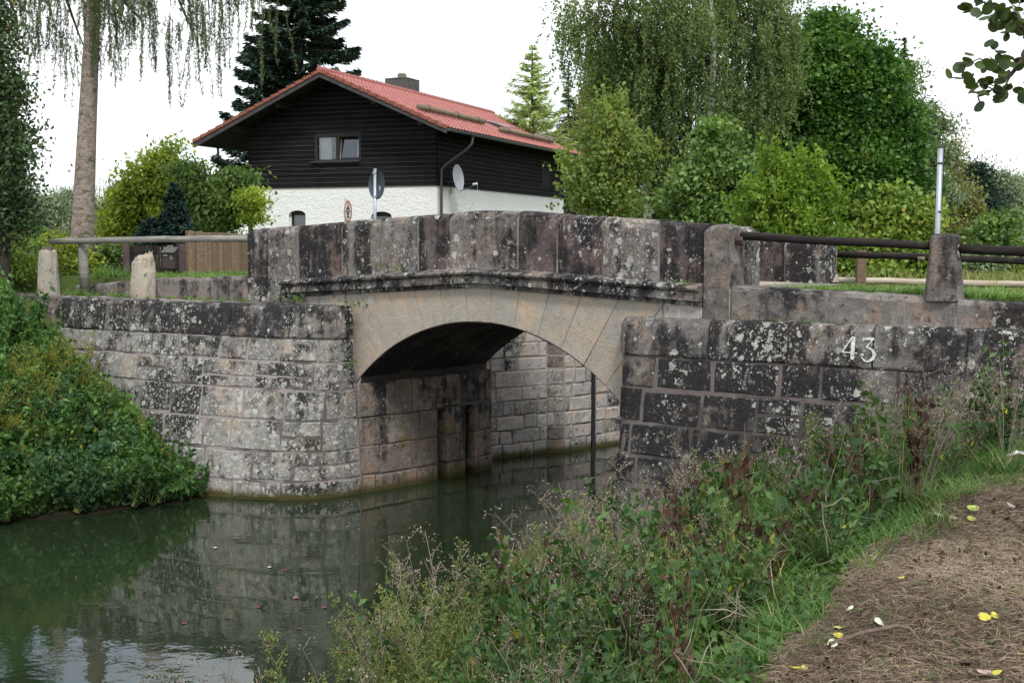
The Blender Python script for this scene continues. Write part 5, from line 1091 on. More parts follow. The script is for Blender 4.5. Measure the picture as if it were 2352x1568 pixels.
for li, lm in enumerate(LM):
    yo = random.uniform(-1.5, 1.5); pts = [at(x, y, 25)+Vector((0, yo*(i/len(lm)), 0)) for i, (x, y) in enumerate(lm)]; bt.tube(pts, [.06, .045, .032, .02, .01][:len(pts)], 6, cap=False)
    nst = 84
    for k in range(nst):
        f = .22+.78*random.random(); q = f*(len(pts)-1); i0 = min(len(pts)-2, int(q)); p = pts[i0].lerp(pts[i0+1], q-i0)+Vector((random.uniform(-.55, .55), random.uniform(-.6, .6), random.uniform(-.1, .15)))
        ln = random.choice([.3, .45, .6, .8, 1.1, 1.7])*random.uniform(.6, 1.15)*(1.25 if li in (2, 3, 4) else .9); n_ = 5; sp = [p]; dx = random.uniform(-.12, .12)
        for j in range(n_): sp.append(sp[-1]+Vector((dx*ln/n_+random.uniform(-.03, .03), random.uniform(-.03, .03), -ln/n_)))
        rb_.tube(sp, .0045, 3, cap=False)
        for (u_, v_) in zip(sp, sp[1:]):
            m_ = int(15*(v_-u_).length/.2)+3; t = rng.uniform(0, 1, (m_, 1)); P_ = np.array(u_)+(np.array(v_)-np.array(u_))*t; SPL.append(P_+rng.normal(size=(m_, 3))*.018); SA.append(np.array([0, 0, -1.0])+rng.normal(size=(m_, 3))*.7)
bt.build('limbs', M['twig'], st, True); rb_.build('hanging_twigs', M['twig'], st)
V = leafquads(np.concatenate(SPL), .072, .2, .22, axis=np.concatenate(SA), jitter=.1); link('needles', qmesh('needles', V), L['spray'], st)
V0 = [(c.x, c.y+random.uniform(-1.5, 1.5), c.z, .9, 1.6, .8) for c in (at(x, y, 25) for x, y in ((60, -330), (160, -420), (300, -400), (420, -330), (520, -260), (250, -560), (120, -620), (380, -620), (-40, -300), (260, -800)))]
crown('upper_crown', st, V0, 700, 26, .12, .09, L['spray'], mode='weep', strand=1.0)
# alder branch hanging into the upper right corner, from a tree beside the path
al = thing('alder_tree', 'round-leaved alder branch hanging into the upper right corner', 'tree', (4.0, 5.2, 1.75))
lf_v = [(0, 0, 0)]+[(.5*r_*math.sin(R(a)), .5-.5*math.cos(R(a))*(1.0), 0) for a, r_ in ((20, .7), (50, .95), (85, 1.0), (120, .95), (150, .8), (172, .45), (188, .45), (210, .8), (240, .95), (275, 1.0), (310, .95), (340, .7))]
lme = D.meshes.new('alder_leaf'); lme.from_pydata([(x, y*(1 if i else 0), .06*abs(x)) for i, (x, y, z) in enumerate(lf_v)], [], [(0, i, i+1) for i in range(1, 12)]); lme.materials.append(L['alder'])
ab = MB(); pr0 = Vector((3.75, 5.3, 5.0)); trunk_pts = [(4.0, 5.2, 1.6), (3.98, 5.22, 3.2), (3.9, 5.3, 4.6), (3.95, 5.25, 7.2)]; MB().tube(trunk_pts, [.15, .12, .1, .05], 10, jit=.04).build('trunk', M['bark_d'], al, True)
def tw(P): return [at(x, y, Y) for x, y, Y in P]
T0 = [pr0]+tw([(2440, 40, 5.9), (2370, 110, 5.9), (2320, 175, 5.85), (2285, 195, 5.8)])
T1 = [T0[2]]+tw([(2335, 40, 5.8), (2280, 15, 5.75), (2235, -5, 5.7)]); T2 = [T0[1]]+tw([(2400, 10, 6), (2350, -30, 6.1), (2290, -60, 6.1)])
T3 = [T0[3]]+tw([(2290, 150, 5.8), (2250, 135, 5.75), (2215, 150, 5.7), (2190, 150, 5.7)]); T4 = [T0[3]]+tw([(2300, 215, 5.8), (2250, 190, 5.8), (2225, 192, 5.8)]); T5 = [T0[2]]+tw([(2340, 140, 5.9), (2300, 130, 5.9), (2270, 98, 5.85)])
T6 = [T0[2]]+tw([(2375, 60, 5.9), (2330, 50, 5.95), (2300, 30, 5.95)]); T7 = [T0[1]]+tw([(2420, 120, 6.0), (2390, 190, 6.0), (2350, 215, 6.0)])
for Tt, r_ in ((T0, .02), (T1, .007), (T2, .01), (T3, .005), (T4, .005), (T5, .005), (T6, .006), (T7, .007)): ab.tube(Tt, [r_*(1-.18*i) for i in range(len(Tt))], 5, cap=False)
ab.build('branches', M['twig'], al, True)
def put_leaf(p, s_, nm='leaf', me=lme, par=al):
    o = D.objects.new(nm, me); COL.objects.link(o); o.parent = par; o.matrix_parent_inverse = Matrix.Translation(par.location).inverted(); o.location = p; o.scale = (s_,)*3
    o.rotation_euler = (R(random.uniform(150, 215)+90*(random.random() < .3)), R(random.uniform(-50, 50)), R(random.uniform(0, 360))); return o
cnt = 0
for Tt, dens in ((T0, 26), (T1, 44), (T2, 60), (T3, 14), (T4, 22), (T5, 15), (T6, 32), (T7, 26)):
    for i in range(dens):
        q = (.25+.75*random.random())*(len(Tt)-1); i0 = min(len(Tt)-2, int(q)); p = Tt[i0].lerp(Tt[i0+1], q-i0)+Vector((random.uniform(-.05, .05), random.uniform(-.08, .08), random.uniform(-.06, .035)))
        put_leaf(p, random.uniform(.042, .062))
C_ = blob_centers([(4.2, 5.4, 6.6, 1.5, 1.6, 1.1), (3.4, 6.0, 6.9, 1.2, 1.4, .9)], 420); crown('upper_crown', al, [(4.2, 5.4, 7.0, 1.7, 1.8, 1.1), (3.6, 6.6, 7.2, 1.3, 1.5, .9), (5.2, 4.2, 6.6, 1.4, 1.5, 1)], 420, 16, .14, .075, L['alder'], aspect=.85)
# ---------------------------------------------------------------- bank plants
def leafset(me_name, quads, mat): return qmesh(me_name, quads), mat
def proto_parts(parts):         # parts: list of (name, mesh, mat); stem mesh is the thing, others its children
    for n_, me, mt in parts:
        if not me.materials: me.materials.append(mt)
    return parts
def plant_at(proto, name, label, cat, group, loc, sc=1.0, rz=None, tilt=0):
    root = None
    for i, (n_, me, mt) in enumerate(proto):
        o = D.objects.new(name if i == 0 else n_, me); COL.objects.link(o)
        if i == 0:
            root = o; o.location = loc; o.scale = (sc,)*3; o.rotation_euler = (random.uniform(-tilt, tilt), random.uniform(-tilt, tilt), rz if rz is not None else random.uniform(0, 6.28)); tag(o, label, cat, group)
        else: o.parent = root; o['kind'] = 'stuff'
    return root
def stems(n_, h, spread, r_=.004, bend=.15, k=4):
    b = MB(); lines = []
    for i in range(n_):
        a = random.uniform(0, 6.28); d = Vector((math.cos(a), math.sin(a), 0)); hh = h*random.uniform(.7, 1.05); p = d*random.uniform(0, spread*.4); pts = []
        for j in range(6): t = j/5; pts.append(p+d*(spread*t+bend*hh*t*t)*random.uniform(.85, 1.1)+Vector((0, 0, hh*(t-.12*t*t*bend*4))))
        b.tube(pts, [r_*(1-.12*j) for j in range(6)], k, cap=False); lines.append(pts)
    return b, lines
def along(lines, n_, t0=.1, t1=1.0, off=.03):
    P = []
    for L_ in lines:
        for _ in range(n_):
            q = random.uniform(t0, t1)*(len(L_)-1); i = min(len(L_)-2, int(q)); P.append(L_[i].lerp(L_[i+1], q-i)+Vector((random.uniform(-off, off), random.uniform(-off, off), random.uniform(-off, off)*.5)))
    return np.array([tuple(p) for p in P])
def mk(stem, mat_s, leaves): 
    return proto_parts([('stem', mesh('stem', stem.v, stem.f), mat_s)]+leaves)
def P_leafy(h=.8, ns=5, size=.07, mat='weed', nl=24):       # upright leafy herb
    b, ln = stems(ns, h, .10, .0045); P = along(ln, nl, .1, 1, .045); return mk(b, L['stemg'], [('leaves', qmesh('leaves', leafquads(P, size, .55, .5, .2)), L[mat])])
def P_dead(h=.9):               # withered brown stem with curled leaves
    b, ln = stems(3, h, .06, .005, .08); P = along(ln, 16, .25, .95, .035); q = leafquads(P, .075, .0, .45, 2.0); q[:, 1] += rng.normal(size=(len(q), 3))*.012; return mk(b, L['stemr'], [('withered_leaves', qmesh('withered_leaves', q), L['deadleaf'])])
def P_dry(h=.9, ns=6):          # pale branching seed stalk
    b, ln = stems(ns, h, .14, .003, .2); P = []; b2 = MB()
    for L_ in ln:
        for _ in range(7):
            q = random.uniform(2.5, 5); i = min(4, int(q)); p = L_[i].lerp(L_[i+1], q-i); e_ = p+Vector((random.uniform(-1, 1), random.uniform(-1, 1), random.uniform(.3, 1.2)))*.085*h; b.tube([p, e_], .0018, 3, cap=False)
            for _ in range(7): P.append(tuple(e_+Vector((random.gauss(0, 1), random.gauss(0, 1), random.gauss(0, .7)))*.022*h))
    return mk(b, L['dry'], [('seed_heads', qmesh('seed_heads', leafquads(np.array(P), .017, .3, .6)), L['dry'])])
def P_plume(h=.9, ns=4, mat='plume'):        # tall herb with feathery yellow-green tops
    b, ln = stems(ns, h, .12, .004, .15); P = []
    for L_ in ln:
        tip = L_[-1]
        for k in range(9):
            base_ = L_[-1].lerp(L_[-3], k/9); e_ = base_+Vector((random.uniform(-1, 1), random.uniform(-1, 1), random.uniform(.4, 1)))*.06*(1+k*.12); b.tube([base_, e_], .0018, 3, cap=False)
            for _ in range(12): P.append(tuple(base_.lerp(e_, random.random()*.7+.35)+Vector((random.gauss(0, 1), random.gauss(0, 1), random.gauss(0, 1)))*.012))
    P2 = along(ln, 7, .05, .7, .05); return mk(b, L['stemg'], [('plume', qmesh('plume', leafquads(np.array(P), .018, .3, .6)), L[mat]), ('leaves', qmesh('leaves', leafquads(P2, .06, .5, .35, .3)), L['weed'])])
def P_grass(h=.45, n_=60, mat='grass', sp=.16, w_=.0055):
    V = []
    for _ in range(n_):
        a = random.uniform(0, 6.28); d = np.array([math.cos(a), math.sin(a), 0]); s_ = np.array([-d[1], d[0], 0])*w_*random.uniform(.6, 1.2); hh = h*random.uniform(.5, 1.1); p = np.array([random.uniform(-1, 1)*sp*.4, random.uniform(-1, 1)*sp*.4, 0]); pts = []
        for j in range(4): t = j/3; pts.append(p+d*(sp*t+hh*.55*t*t*random.uniform(.6, 1.2))+np.array([0, 0, hh*(t-.38*t*t)]))
        for j in range(3): w0, w1 = 1-j/3.2, 1-(j+1)/3.2; V.append([pts[j]-s_*w0, pts[j]+s_*w0, pts[j+1]+s_*w1, pts[j+1]-s_*w1])
    return V
def P_grassp(**k): return proto_parts([('blades', qmesh('blades', np.array(P_grass(**k))), L[k.get('mat', 'grass')])])
def P_broad(h=.4, size=.11, mat='cover', n_=26, mode='lobe'):
    b, ln = stems(7, h, .16, .003, .3); P = along(ln, n_//7+1, .3, 1, .03); q = lobed(P, size, .65, .2); return mk(b, L['stemg'], [('leaves', qmesh('leaves', q, 10), L[mat])])
protos = {'leafy': [P_leafy(.85, 5, .075), P_leafy(.7, 6, .065), P_leafy(1.0, 4, .08, 'weed')], 'dead': [P_dead(.95), P_dead(.8)], 'dry': [P_dry(.9), P_dry(1.05, 8), P_dry(.7, 5)],
          'plume': [P_plume(.95), P_plume(.8, 5)], 'grass': [P_grassp(h=.42, n_=60), P_grassp(h=.3, n_=70), P_grassp(h=.55, n_=50)], 'broad': [P_broad(.45, .07, 'cover', 40), P_broad(.35, .06, 'cover', 40), P_broad(.5, .085, 'weed')]}
kinds = {'leafy': ('bank_weed', 'leafy green weed', 'plant'), 'dead': ('withered_weed', 'withered brown weed', 'plant'), 'dry': ('seed_stalk', 'pale dry seed stalk', 'plant'), 'plume': ('plume_herb', 'feathery yellow-green herb', 'plant'), 'grass': ('grass_tuft', 'bright green grass tuft', 'grass tuft'), 'broad': ('bramble_plant', 'low broad-leaved plant', 'plant')}
def bankx(y, t): return lerp(pw(y, XW), pw(y, XH), t)
def zone_of(x, y, t):
    a = 'at the foot of the dark wall' if y > 12.2 else 'a step from the dark wall' if y > 11 else 'on the upper slope' if y > 9.6 else 'half way along the slope' if y > 8.2 else 'in the lower middle' if y > 6.6 else 'at the picture bottom'
    b = 'by the water' if t < .22 else 'nearer the water' if t < .5 else 'nearer the path' if t < .78 else 'beside the path'
    return a+' '+b
def size_of(sc): return 'tall' if sc > .88 else 'low' if sc < .62 else 'medium'
for y0, y1, n_, t0, t1, mixk in ((11.0, 13.6, 95, .05, 1.0, ('leafy', 'leafy', 'leafy', 'dry', 'dry', 'dry', 'broad', 'dry', 'dead')), (9, 11.2, 95, .05, .93, ('leafy', 'leafy', 'leafy', 'dead', 'dry', 'broad', 'plume')), (7, 9.1, 95, .02, .86, ('leafy', 'leafy', 'plume', 'dead', 'dry', 'broad', 'broad')), (5.2, 7.1, 85, .0, .84, ('leafy', 'broad', 'leafy', 'leafy', 'dry', 'leafy', 'dead')), (4.2, 5.4, 26, .0, .85, ('broad', 'leafy', 'dry')),
                               (8.6, 11.5, 34, -.06, .12, ('plume', 'dry', 'leafy')), (6.5, 9, 26, -.06, .12, ('plume', 'plume', 'dry')), (7.4, 8.6, 12, -.32, -.12, ('plume', 'dry')), (9.0, 12.5, 22, .86, 1.02, ('grass', 'grass', 'dry')), (6, 9, 22, .78, .93, ('grass', 'leafy', 'broad')), (10.6, 13, 40, .55, 1.08, ('dry', 'dry', 'dead', 'leafy')), (8, 10.6, 36, .5, .92, ('leafy', 'leafy', 'dead', 'dry')), (6, 8, 24, .3, .8, ('dead', 'leafy', 'leafy', 'leafy'))):
    for _ in range(n_):
        y = random.uniform(y0, y1); t = random.uniform(t0, t1); x = bankx(y, t); k = random.choice(mixk)
        if poly_side(x, y, WRB) > -.04 and y > 9: continue
        sc = random.uniform(.65, 1.25); z = gz(x, y)-.02; hmax = 1.0
        if y < 6.6: sc *= .62
        elif y < 8: sc *= .85
        if y > 11 and x > 2.6: sc *= .9
        if k == 'grass': sc = random.uniform(.7, 1.2)
        nm, lab, cat = kinds[k]; zo = zone_of(x, y, t)
        plant_at(random.choice(protos[k]), nm, '%s %s %s' % (size_of(sc), lab, zo), cat, '%s %ss %s' % (size_of(sc), nm.replace('_', ' '), zo), (x, y, z), sc, tilt=.14)
# undergrowth and grass of the bank as masses nobody could count
def scatter(n_, fn):
    out = []
    while len(out) < n_:
        q = fn()
        if q is not None: out.append(q)
    return np.array(out)
def f_cover():
    y = random.uniform(3.6, 13.6); t = random.uniform(-.04, .97); x = bankx(y, t)
    if poly_side(x, y, WRB) > -.03 and y > 9: return None
    return (x, y, gz(x, y)+abs(random.gauss(0, 1))*.11*(1 if t < .8 else .4))
P = scatter(20000, f_cover); tag(link('ground_cover', qmesh('ground_cover', leafquads(P, .055, .6, .6)), L['cover']), 'tangled low green undergrowth on the right bank', kind='stuff')
def f_stalk():
    y = random.uniform(4.0, 13.6); t = random.uniform(-.04, .95); x = bankx(y, t)
    if poly_side(x, y, WRB) > -.03 and y > 9: return None
    return (x, y, gz(x, y)+random.uniform(0, .42))
P = scatter(2600, f_stalk); A = rng.normal(size=(len(P), 3))*np.array([1, 1, .9])
tag(link('dry_stalks', qmesh('dry_stalks', leafquads(P, .22, .2, .022, axis=A, jitter=.1)), L['dry']), 'thin dry stalks tangled among the weeds of the right bank', kind='stuff')
GR = []
for _ in range(430):
    r_ = random.random()
    if r_ < .5: y = random.uniform(5.2, 12.4); x = bankx(y, random.uniform(.84, 1.02))
    elif r_ < .85: y = random.uniform(7.5, 12); x = bankx(y, random.uniform(.7, 1.06))
    else: y = random.uniform(4, 11); x = bankx(y, random.uniform(1.0, 1.8))
    if poly_side(x, y, WRB) > -.05 and y > 9: continue
    g_ = np.array(P_grass(h=random.uniform(.10, .30) if r_ < .85 else .09, n_=16 if r_ < .85 else 8, sp=.10, w_=.0035)); GR.append(g_+np.array([x, y, gz(x, y)-.01]))
tag(link('bank_grass', qmesh('bank_grass', np.concatenate(GR)), L['grass']), 'green grass strip between the weeds and the mown path', kind='stuff')
def f_hay():
    y = 3.4+9.2*random.random()**1.5; x = pw(y, XH)+random.uniform(-.15, 4.2)*(.5+.5*min(1, y/9))
    if poly_side(x, y, WRB) > -.05 and y > 8: return None
    if x > .42*y+.5: return None
    return (x, y, gz(x, y)+abs(random.gauss(0, .018)))
P = scatter(62000, f_hay); A = rng.normal(size=(len(P), 3))*np.array([1, 1, .16])
tag(link('mown_hay', qmesh('mown_hay', leafquads(P, .085, .6, .042, axis=A, jitter=.05)), L['hay']), 'dry brown mown hay lying over the path on the right', kind='stuff')
def f_lit():
    y = random.uniform(3.6, 10.5); x = pw(y, XH)+random.uniform(0, 3.2)
    if x > .42*y+.4: return None
    return (x, y, gz(x, y)+random.uniform(.01, .035))
P = scatter(420, f_lit); q_ = leafquads(P, .045, .4, .6); q_[:, 1] += rng.normal(size=(len(q_), 3))*.008
tag(link('leaf_litter', qmesh('leaf_litter', q_), L['deadleaf']), 'small curled brown leaf litter strewn over the mown hay', kind='stuff')
P = scatter(2600, f_lit); P[:, 2] -= .015; A = rng.normal(size=(len(P), 3))*np.array([.5, .5, .3])+np.array([0, 0, .8])
keep = (np.sin(P[:, 0]*3.1+1)+np.sin(P[:, 1]*2.3+P[:, 0]))*.5 > .15
tag(link('sprouting_grass', qmesh('sprouting_grass', leafquads(P[keep], .07, .1, .09, axis=A[keep], jitter=.2)), L['grass']), 'short green grass sprouting through the mown hay', kind='stuff')
# grass tufts on and behind the walls, meadow
GR = []
def tuftrow(n_, fn, h0, h1, nb=14, w_=.006, sp=.08):
    for _ in range(n_):
        p = fn(); GR.append(np.array(P_grass(h=random.uniform(h0, h1), n_=nb, sp=sp, w_=w_))+np.array(p))
def sn_pt(s0, s1, n0, n1, z): p = SN(random.uniform(s0, s1), random.uniform(n0, n1), 0); return (p.x, p.y, z if not callable(z) else z(p))
tuftrow(330, lambda: sn_pt(3.75, 10, .42, 2.2, lambda p: 2.93), .10, .24)
tuftrow(170, lambda: sn_pt(3.75, 8, .36, .8, lambda p: 2.95), .10, .20)
tuftrow(420, lambda: sn_pt(-9.5, -4.6, .42, 4.5, lambda p: 2.9), .08, .20, w_=.008)
tuftrow(60, lambda: sn_pt(-9.6, -5, -.35, -.05, lambda p: 2.64), .06, .14)
tuftrow(26, lambda: sn_pt(3.7, 8, -.12, -.0, lambda p: 2.66), .03, .07, 8)
tuftrow(260, lambda: sn_pt(4, 14, 2.8, 9, lambda p: gz(p.x, p.y)-.02), .15, .35, w_=.01)
tag(link('verge_grass', qmesh('verge_grass', np.concatenate(GR)), L['grass']), 'green grass along the tops of the kerb walls and beside the track', kind='stuff')
def f_mead():
    x = random.uniform(2, 26); y = random.uniform(22, 60); return (x, y, gz(x, y)+random.uniform(0, .3))
P = scatter(12000, f_mead); A = rng.normal(size=(len(P), 3))*.5+np.array([0, 0, 1.0])
tag(link('meadow_grass', qmesh('meadow_grass', leafquads(P, .38, .1, .10, axis=A, jitter=.1)), L['olive']), 'rough meadow grass with reddish seed heads behind the rails', kind='stuff')
# ferny tufts and weeds rooted in the masonry
fern = [P_broad(.12, .04, 'bank2', 34), P_leafy(.13, 9, .024, 'bank2', 18)]
for i, (x, y, n_, z, lab, sc) in enumerate(((826, 692, -.10, None, 'bushy green weed rooted in the joint at the left end of the arch', 1.25), (690, 682, -.10, None, 'low fern tuft on the ledge under the left end of the cornice', 1.0), (922, 612, -.05, None, 'small round green tuft growing from the parapet above the cornice', .8), (872, 606, -.05, None, 'tiny green tuft at a parapet joint, left of the round tuft', .6), (668, 682, -.14, None, 'green tuft at the foot of the left end post', .9), (803, 830, -.2, None, 'green tuft hanging at the left springing of the arch', .8),
                                          (1565, 646, -.08, None, 'small ivy sprig on the cornice near the right end post', .8), (805, 745, -.2, None, 'tiny weed in the vertical joint beside the coping', .5), (490, 686, -.40, None, 'fern tuft on the left ledge, nearest the kerb end', 1.1), (560, 690, -.30, None, 'fern tuft on the left ledge beside the parapet post', .9), (1690, 722, -.05, None, 'low moss tuft at the foot of the right end post', .6), (685, 900, -.32, None, 'small weed in the middle of the left wing wall', .5), (765, 1030, -.45, None, 'small weed low on the left wing wall near the water', .5))):
    a_ = (x-CX)/FPX; o_x, o_y = BO.x+BN.x*n_, BO.y+BN.y*n_; s_ = (a_*o_y-o_x)/(BE.x-a_*BE.y); P0 = SN(s_, n_, 0); p = at(x, y, P0.y); plant_at(fern[i % 2], 'wall_plant', lab, 'plant', 'weeds rooted in the masonry', (p.x, p.y, p.z-.07*sc), sc)
# ---------------------------------------------------------------- left bank shrubs
lb_protos = {'maple': [P_broad(.70, .11, 'bankb', 90), P_broad(.6, .09, 'bank', 100)], 'herb': [P_leafy(.90, 9, .085, 'bank2', 34), P_leafy(.75, 10, .075, 'bank2', 34)], 'shrub': [P_leafy(.7, 13, .068, 'bank', 40), P_leafy(.6, 13, .058, 'bankb', 42), P_broad(.6, .08, 'bank', 110)], 'gold': [P_plume(.8, 8, 'gold')]}
lbk = {'maple': ('maple_shrub', 'lobed-leaf maple shrub', 'shrub'), 'herb': ('tall_herb', 'bright lance-leaved herb', 'plant'), 'shrub': ('bank_shrub', 'leafy green shrub', 'shrub'), 'gold': ('goldenrod', 'olive-yellow goldenrod', 'plant')}
npl = 0
while npl < 330:
    x = random.uniform(-12.5, -4.0); y = random.uniform(13.0, 22.3); dl = poly_side(x, y, LB); dw = poly_side(x, y, WLB)
    if dl < -.40 or dl > 6.0 or dw > -.06 or x < -.47*y: continue
    h_ = min(1, max(0, dl/4.5)); edge = -dw < .40
    k = random.choice(('maple', 'shrub', 'shrub', 'shrub', 'maple') if dl < .7 else ('herb', 'shrub', 'gold', 'gold', 'shrub') if dl < 2.4 else ('herb', 'herb', 'herb', 'shrub'))
    sc = random.uniform(.55, 1.3)*(.36 if dl > 3.9 else .5 if h_ > .8 else .62 if edge else 1); z = gz(x, y)-.05
    if dl < .3: z = max(z, .05)
    zo = ('overhanging the water' if dl < .5 else 'against the left wing wall' if edge else 'low on the left bank' if dl < 1.5 else 'half way up the left bank' if dl < 2.8 else 'high on the left bank' if dl < 4 else 'at the top of the left bank')+(' near the picture edge' if x < -.40*y else '' if x < -.30*y else ' toward the bridge')
    nm, lab, cat = lbk[k]; o = plant_at(random.choice(lb_protos[k]), nm, '%s %s %s' % (size_of(sc*.75), lab, zo), cat, '%s %ss %s' % (size_of(sc*.75), nm.replace('_', ' '), zo), (x, y, z), sc, tilt=.22 if dl > .7 else .5); npl += 1
for x, y, sc, lab in ((-4.42, 17.50, .62, 'small leafy shrub tucked into the corner where the left wall meets the water'), (-4.75, 17.72, .7, 'leafy shrub against the foot of the left wall, nearest the water'), (-5.2, 17.95, .7, 'leafy shrub against the left wall, second from the water'), (-8.15, 20.1, .45, 'low shrub against the left wall just below the coping'), (-8.5, 20.45, .45, 'low shrub below the left end of the coping'), (-7.75, 19.85, .5, 'low shrub against the upper left wall')):
    plant_at(lb_protos['shrub'][2], 'bank_shrub', lab, 'shrub', 'shrubs against the left wing wall', (x, y, max(.02, gz(x, y)-.05)), sc, tilt=.2)
def f_lb():
    x = random.uniform(-13, -4); y = random.uniform(13, 22.5); dl = poly_side(x, y, LB)
    if dl < -.25 or dl > 6.5 or poly_side(x, y, WLB) > -.03 or x < -.5*y: return None
    return (x, y, max(.05, gz(x, y))+abs(random.gauss(0, .2)))
P = scatter(15000, f_lb); tag(link('left_undergrowth', qmesh('left_undergrowth', leafquads(P, .10, .6, .6)), L['bank']), 'dense green undergrowth covering the left bank', kind='stuff')
GR = []
for _ in range(420):
    x = random.uniform(-12.5, -6.6); y = random.uniform(18.0, 23.5); dl = poly_side(x, y, LB)
    if dl < 2.9 or dl > 8 or x < -.47*y: continue
    if poly_side(x, y, WLB) > -.03 and poly_side(x, y, WLT) < .5: continue
    GR.append(np.array(P_grass(h=random.uniform(.2, .45), n_=14, sp=.1, w_=.007))+np.array([x, y, gz(x, y)-.02]))
tag(link('bank_top_grass', qmesh('bank_top_grass', np.concatenate(GR)), L['grass']), 'long seeding grass at the top of the left bank', kind='stuff')
# ---------------------------------------------------------------- leaves on the path and on the water, stick
def flmesh(nm, rag=.0, w_=.8):
    vs = [(0, 0, .0)]; 
    for i in range(14): a = 2*math.pi*i/14; r_ = .5*(1+(rag if i % 2 else -rag)); vs.append((r_*math.cos(a), r_*w_*math.sin(a), .05*math.cos(2*a)))
    me = D.meshes.new(nm); me.from_pydata(vs, [], [(0, i+1, (i+1) % 14+1) for i in range(14)]); return me
fm = {}
for cname, (c1, c2) in {'yellow': ((.50, .44, .04), (.58, .52, .09)), 'lime': ((.38, .50, .07), (.48, .58, .14)), 'pale': ((.52, .60, .42), (.62, .68, .50)), 'pink': ((.46, .34, .30), (.52, .40, .36)), 'brown': ((.22, .09, .05), (.30, .13, .07)), 'red': ((.12, .03, .03), (.16, .05, .04))}.items():
    mt = simple('fallen_leaf_'+cname, c1, c2, 30, .7); me = flmesh('fallen_leaf', .05, .75); me.materials.append(mt); fm[cname] = me
FLV = [(1928, 1440, 'lime', .085, 'lime fallen leaf beside the stick, upper of the pair at its left end'), (1925, 1457, 'yellow', .08, 'pale yellow fallen leaf just above the left end of the stick'), (1950, 1470, 'pale', .08, 'silvery fallen leaf touching the left end of the stick'), (1912, 1476, 'pale', .09, 'silvery green fallen leaf at the very left end of the stick'), (2020, 1427, 'pale', .095, 'silvery fallen leaf above the middle of the stick'), (1952, 1395, 'pale', .06, 'small pale leaf at the edge of the weeds'),
       (2262, 1415, 'yellow', .09, 'bright yellow fallen leaf, larger of the pair at the right edge of the path'), (2285, 1412, 'yellow', .07, 'bright yellow folded leaf, smaller of the pair at the right'), (2272, 1355, 'yellow', .07, 'yellow fallen leaf right of the middle of the path'), (2205, 1320, 'lime', .10, 'long lime leaf lying in the middle of the path'), (2165, 1395, 'pink', .07, 'pinkish dry leaf in the middle of the path'), (1825, 1530, 'yellow', .085, 'pale yellow leaf at the bottom edge beside the weeds'), (1848, 1532, 'yellow', .05, 'small yellow leaf right of the pale one at the bottom'),
       (2085, 1300, 'pale', .06, 'pale narrow leaf in the upper part of the path'), (2070, 1325, 'yellow', .05, 'small orange-yellow leaf left on the path'), (2235, 1165, 'lime', .12, 'lime leaf cluster high on the path near the right edge'), (2232, 1190, 'lime', .09, 'second lime leaf just below the high cluster'), (2190, 1188, 'pink', .09, 'pinkish curled leaf high on the path'), (2325, 1160, 'pink', .11, 'large pinkish leaf high at the right picture edge'), (2155, 1180, 'pale', .08, 'pale curled leaf high on the path by the grass'), (2225, 1087, 'yellow', .12, 'yellow leaf at the top of the path beside the dark hollow'), (2045, 1165, 'yellow', .08, 'orange-yellow leaf on the grass edge'), (2260, 1540, 'pink', .09, 'pinkish leaf near the bottom right corner'), (2290, 1542, 'yellow', .07, 'yellow-brown leaf in the bottom right corner'), (2210, 1350, 'brown', .07, 'small red-brown leaf in the middle of the path'), (2350, 1500, 'yellow', .07, 'yellow leaf cut by the right picture edge'), (2300, 1520, 'pink', .06, 'small faded pink leaf near the lower right'), (2075, 1530, 'yellow', .05, 'small yellow scrap right of centre at the bottom')]
def ground_hit(px, py, off=0):
    a = (px-CX)/FPX; b = (CY-py)/FPX; d = Vector((a, CP+b*SP, -SP+b*CP)); t = 2.0
    while t < 40:
        p = Vector((0, 0, EYE))+d*t
        if p.z < gz(p.x, p.y)+off: return p
        t += .02
    return p
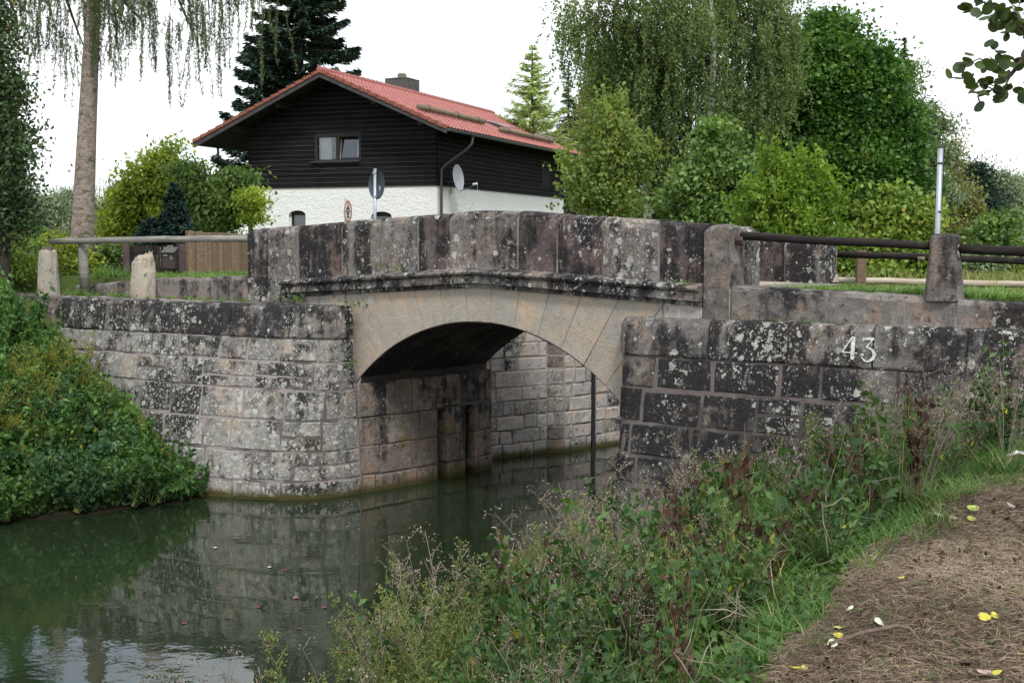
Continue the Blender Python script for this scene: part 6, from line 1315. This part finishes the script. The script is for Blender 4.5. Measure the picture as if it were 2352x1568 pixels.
for (x, y, c, s_, lab) in FLV:
    p = ground_hit(x, y, .035); o = D.objects.new('fallen_leaf', fm[c]); COL.objects.link(o); o.location = p; o.scale = (s_*.68,)*3; o.rotation_euler = (random.uniform(-.5, .3), random.uniform(-.4, .4), random.uniform(0, 6)); tag(o, lab, 'leaf', 'fallen leaves on the path')
for _ in range(46):
    x = random.uniform(400, 1290); y = random.uniform(1240, 1560); p = ground_hit(x, y, 0); 
    if p.z > .15 or p.x > pw(p.y, XW)-.15: continue
    c = random.choice(('red', 'red', 'brown', 'brown', 'pink')); o = D.objects.new('floating_leaf', fm[c]); COL.objects.link(o); o.location = (p.x, p.y, .008); o.scale = (random.uniform(.03, .07),)*3; o.rotation_euler = (0, 0, random.uniform(0, 6)); tag(o, 'small %s leaf drifting on the dark water' % {'red': 'dark red', 'brown': 'brown', 'pink': 'pale pinkish'}[c], 'leaf', '%s leaves drifting on the water' % {'red': 'dark red', 'brown': 'brown', 'pink': 'pale pinkish'}[c])
sp_ = [ground_hit(x, y, .03) for x, y in ((1905, 1482), (1945, 1470), (1985, 1466), (2030, 1458), (2060, 1452), (2090, 1458), (2112, 1475))]
o = MB().tube([p+Vector((0, 0, .03 if 1 < i < 6 else .01)) for i, p in enumerate(sp_)], [.006, .009, .010, .009, .010, .008, .005], 8, jit=.16).build('stick', M['stick'], None, True); tag(o, 'curved brown stick lying on the mown hay', 'stick')
sp_ = [ground_hit(x, y, .03) for x, y in ((1890, 1240), (1960, 1218), (2010, 1212), (2030, 1220))]
o = MB().tube([p+Vector((0, 0, .10)) for p in sp_], [.006, .008, .008, .004], 6).build('pale_stalk', L['dry']); tag(o, 'pale dry stalk bent over the grass beside the path', 'stalk')
pc = ground_hit(2338, 1048, .02); o = MB().add([pc+Vector((-.09, 0, .0)), pc+Vector((0, -.02, .03)), pc+Vector((.13, 0, .0)), pc+Vector((.12, .05, .02)), pc+Vector((0, .04, .045)), pc+Vector((-.07, .05, .01))], [(0, 1, 4, 5), (1, 2, 3, 4)]).build('paper_scrap', M['white']); tag(o, 'crumpled white scrap at the upper right end of the mown path', 'scrap')
wp = at(2114, 1430, 5.4)
# protect the light: nothing more is lit
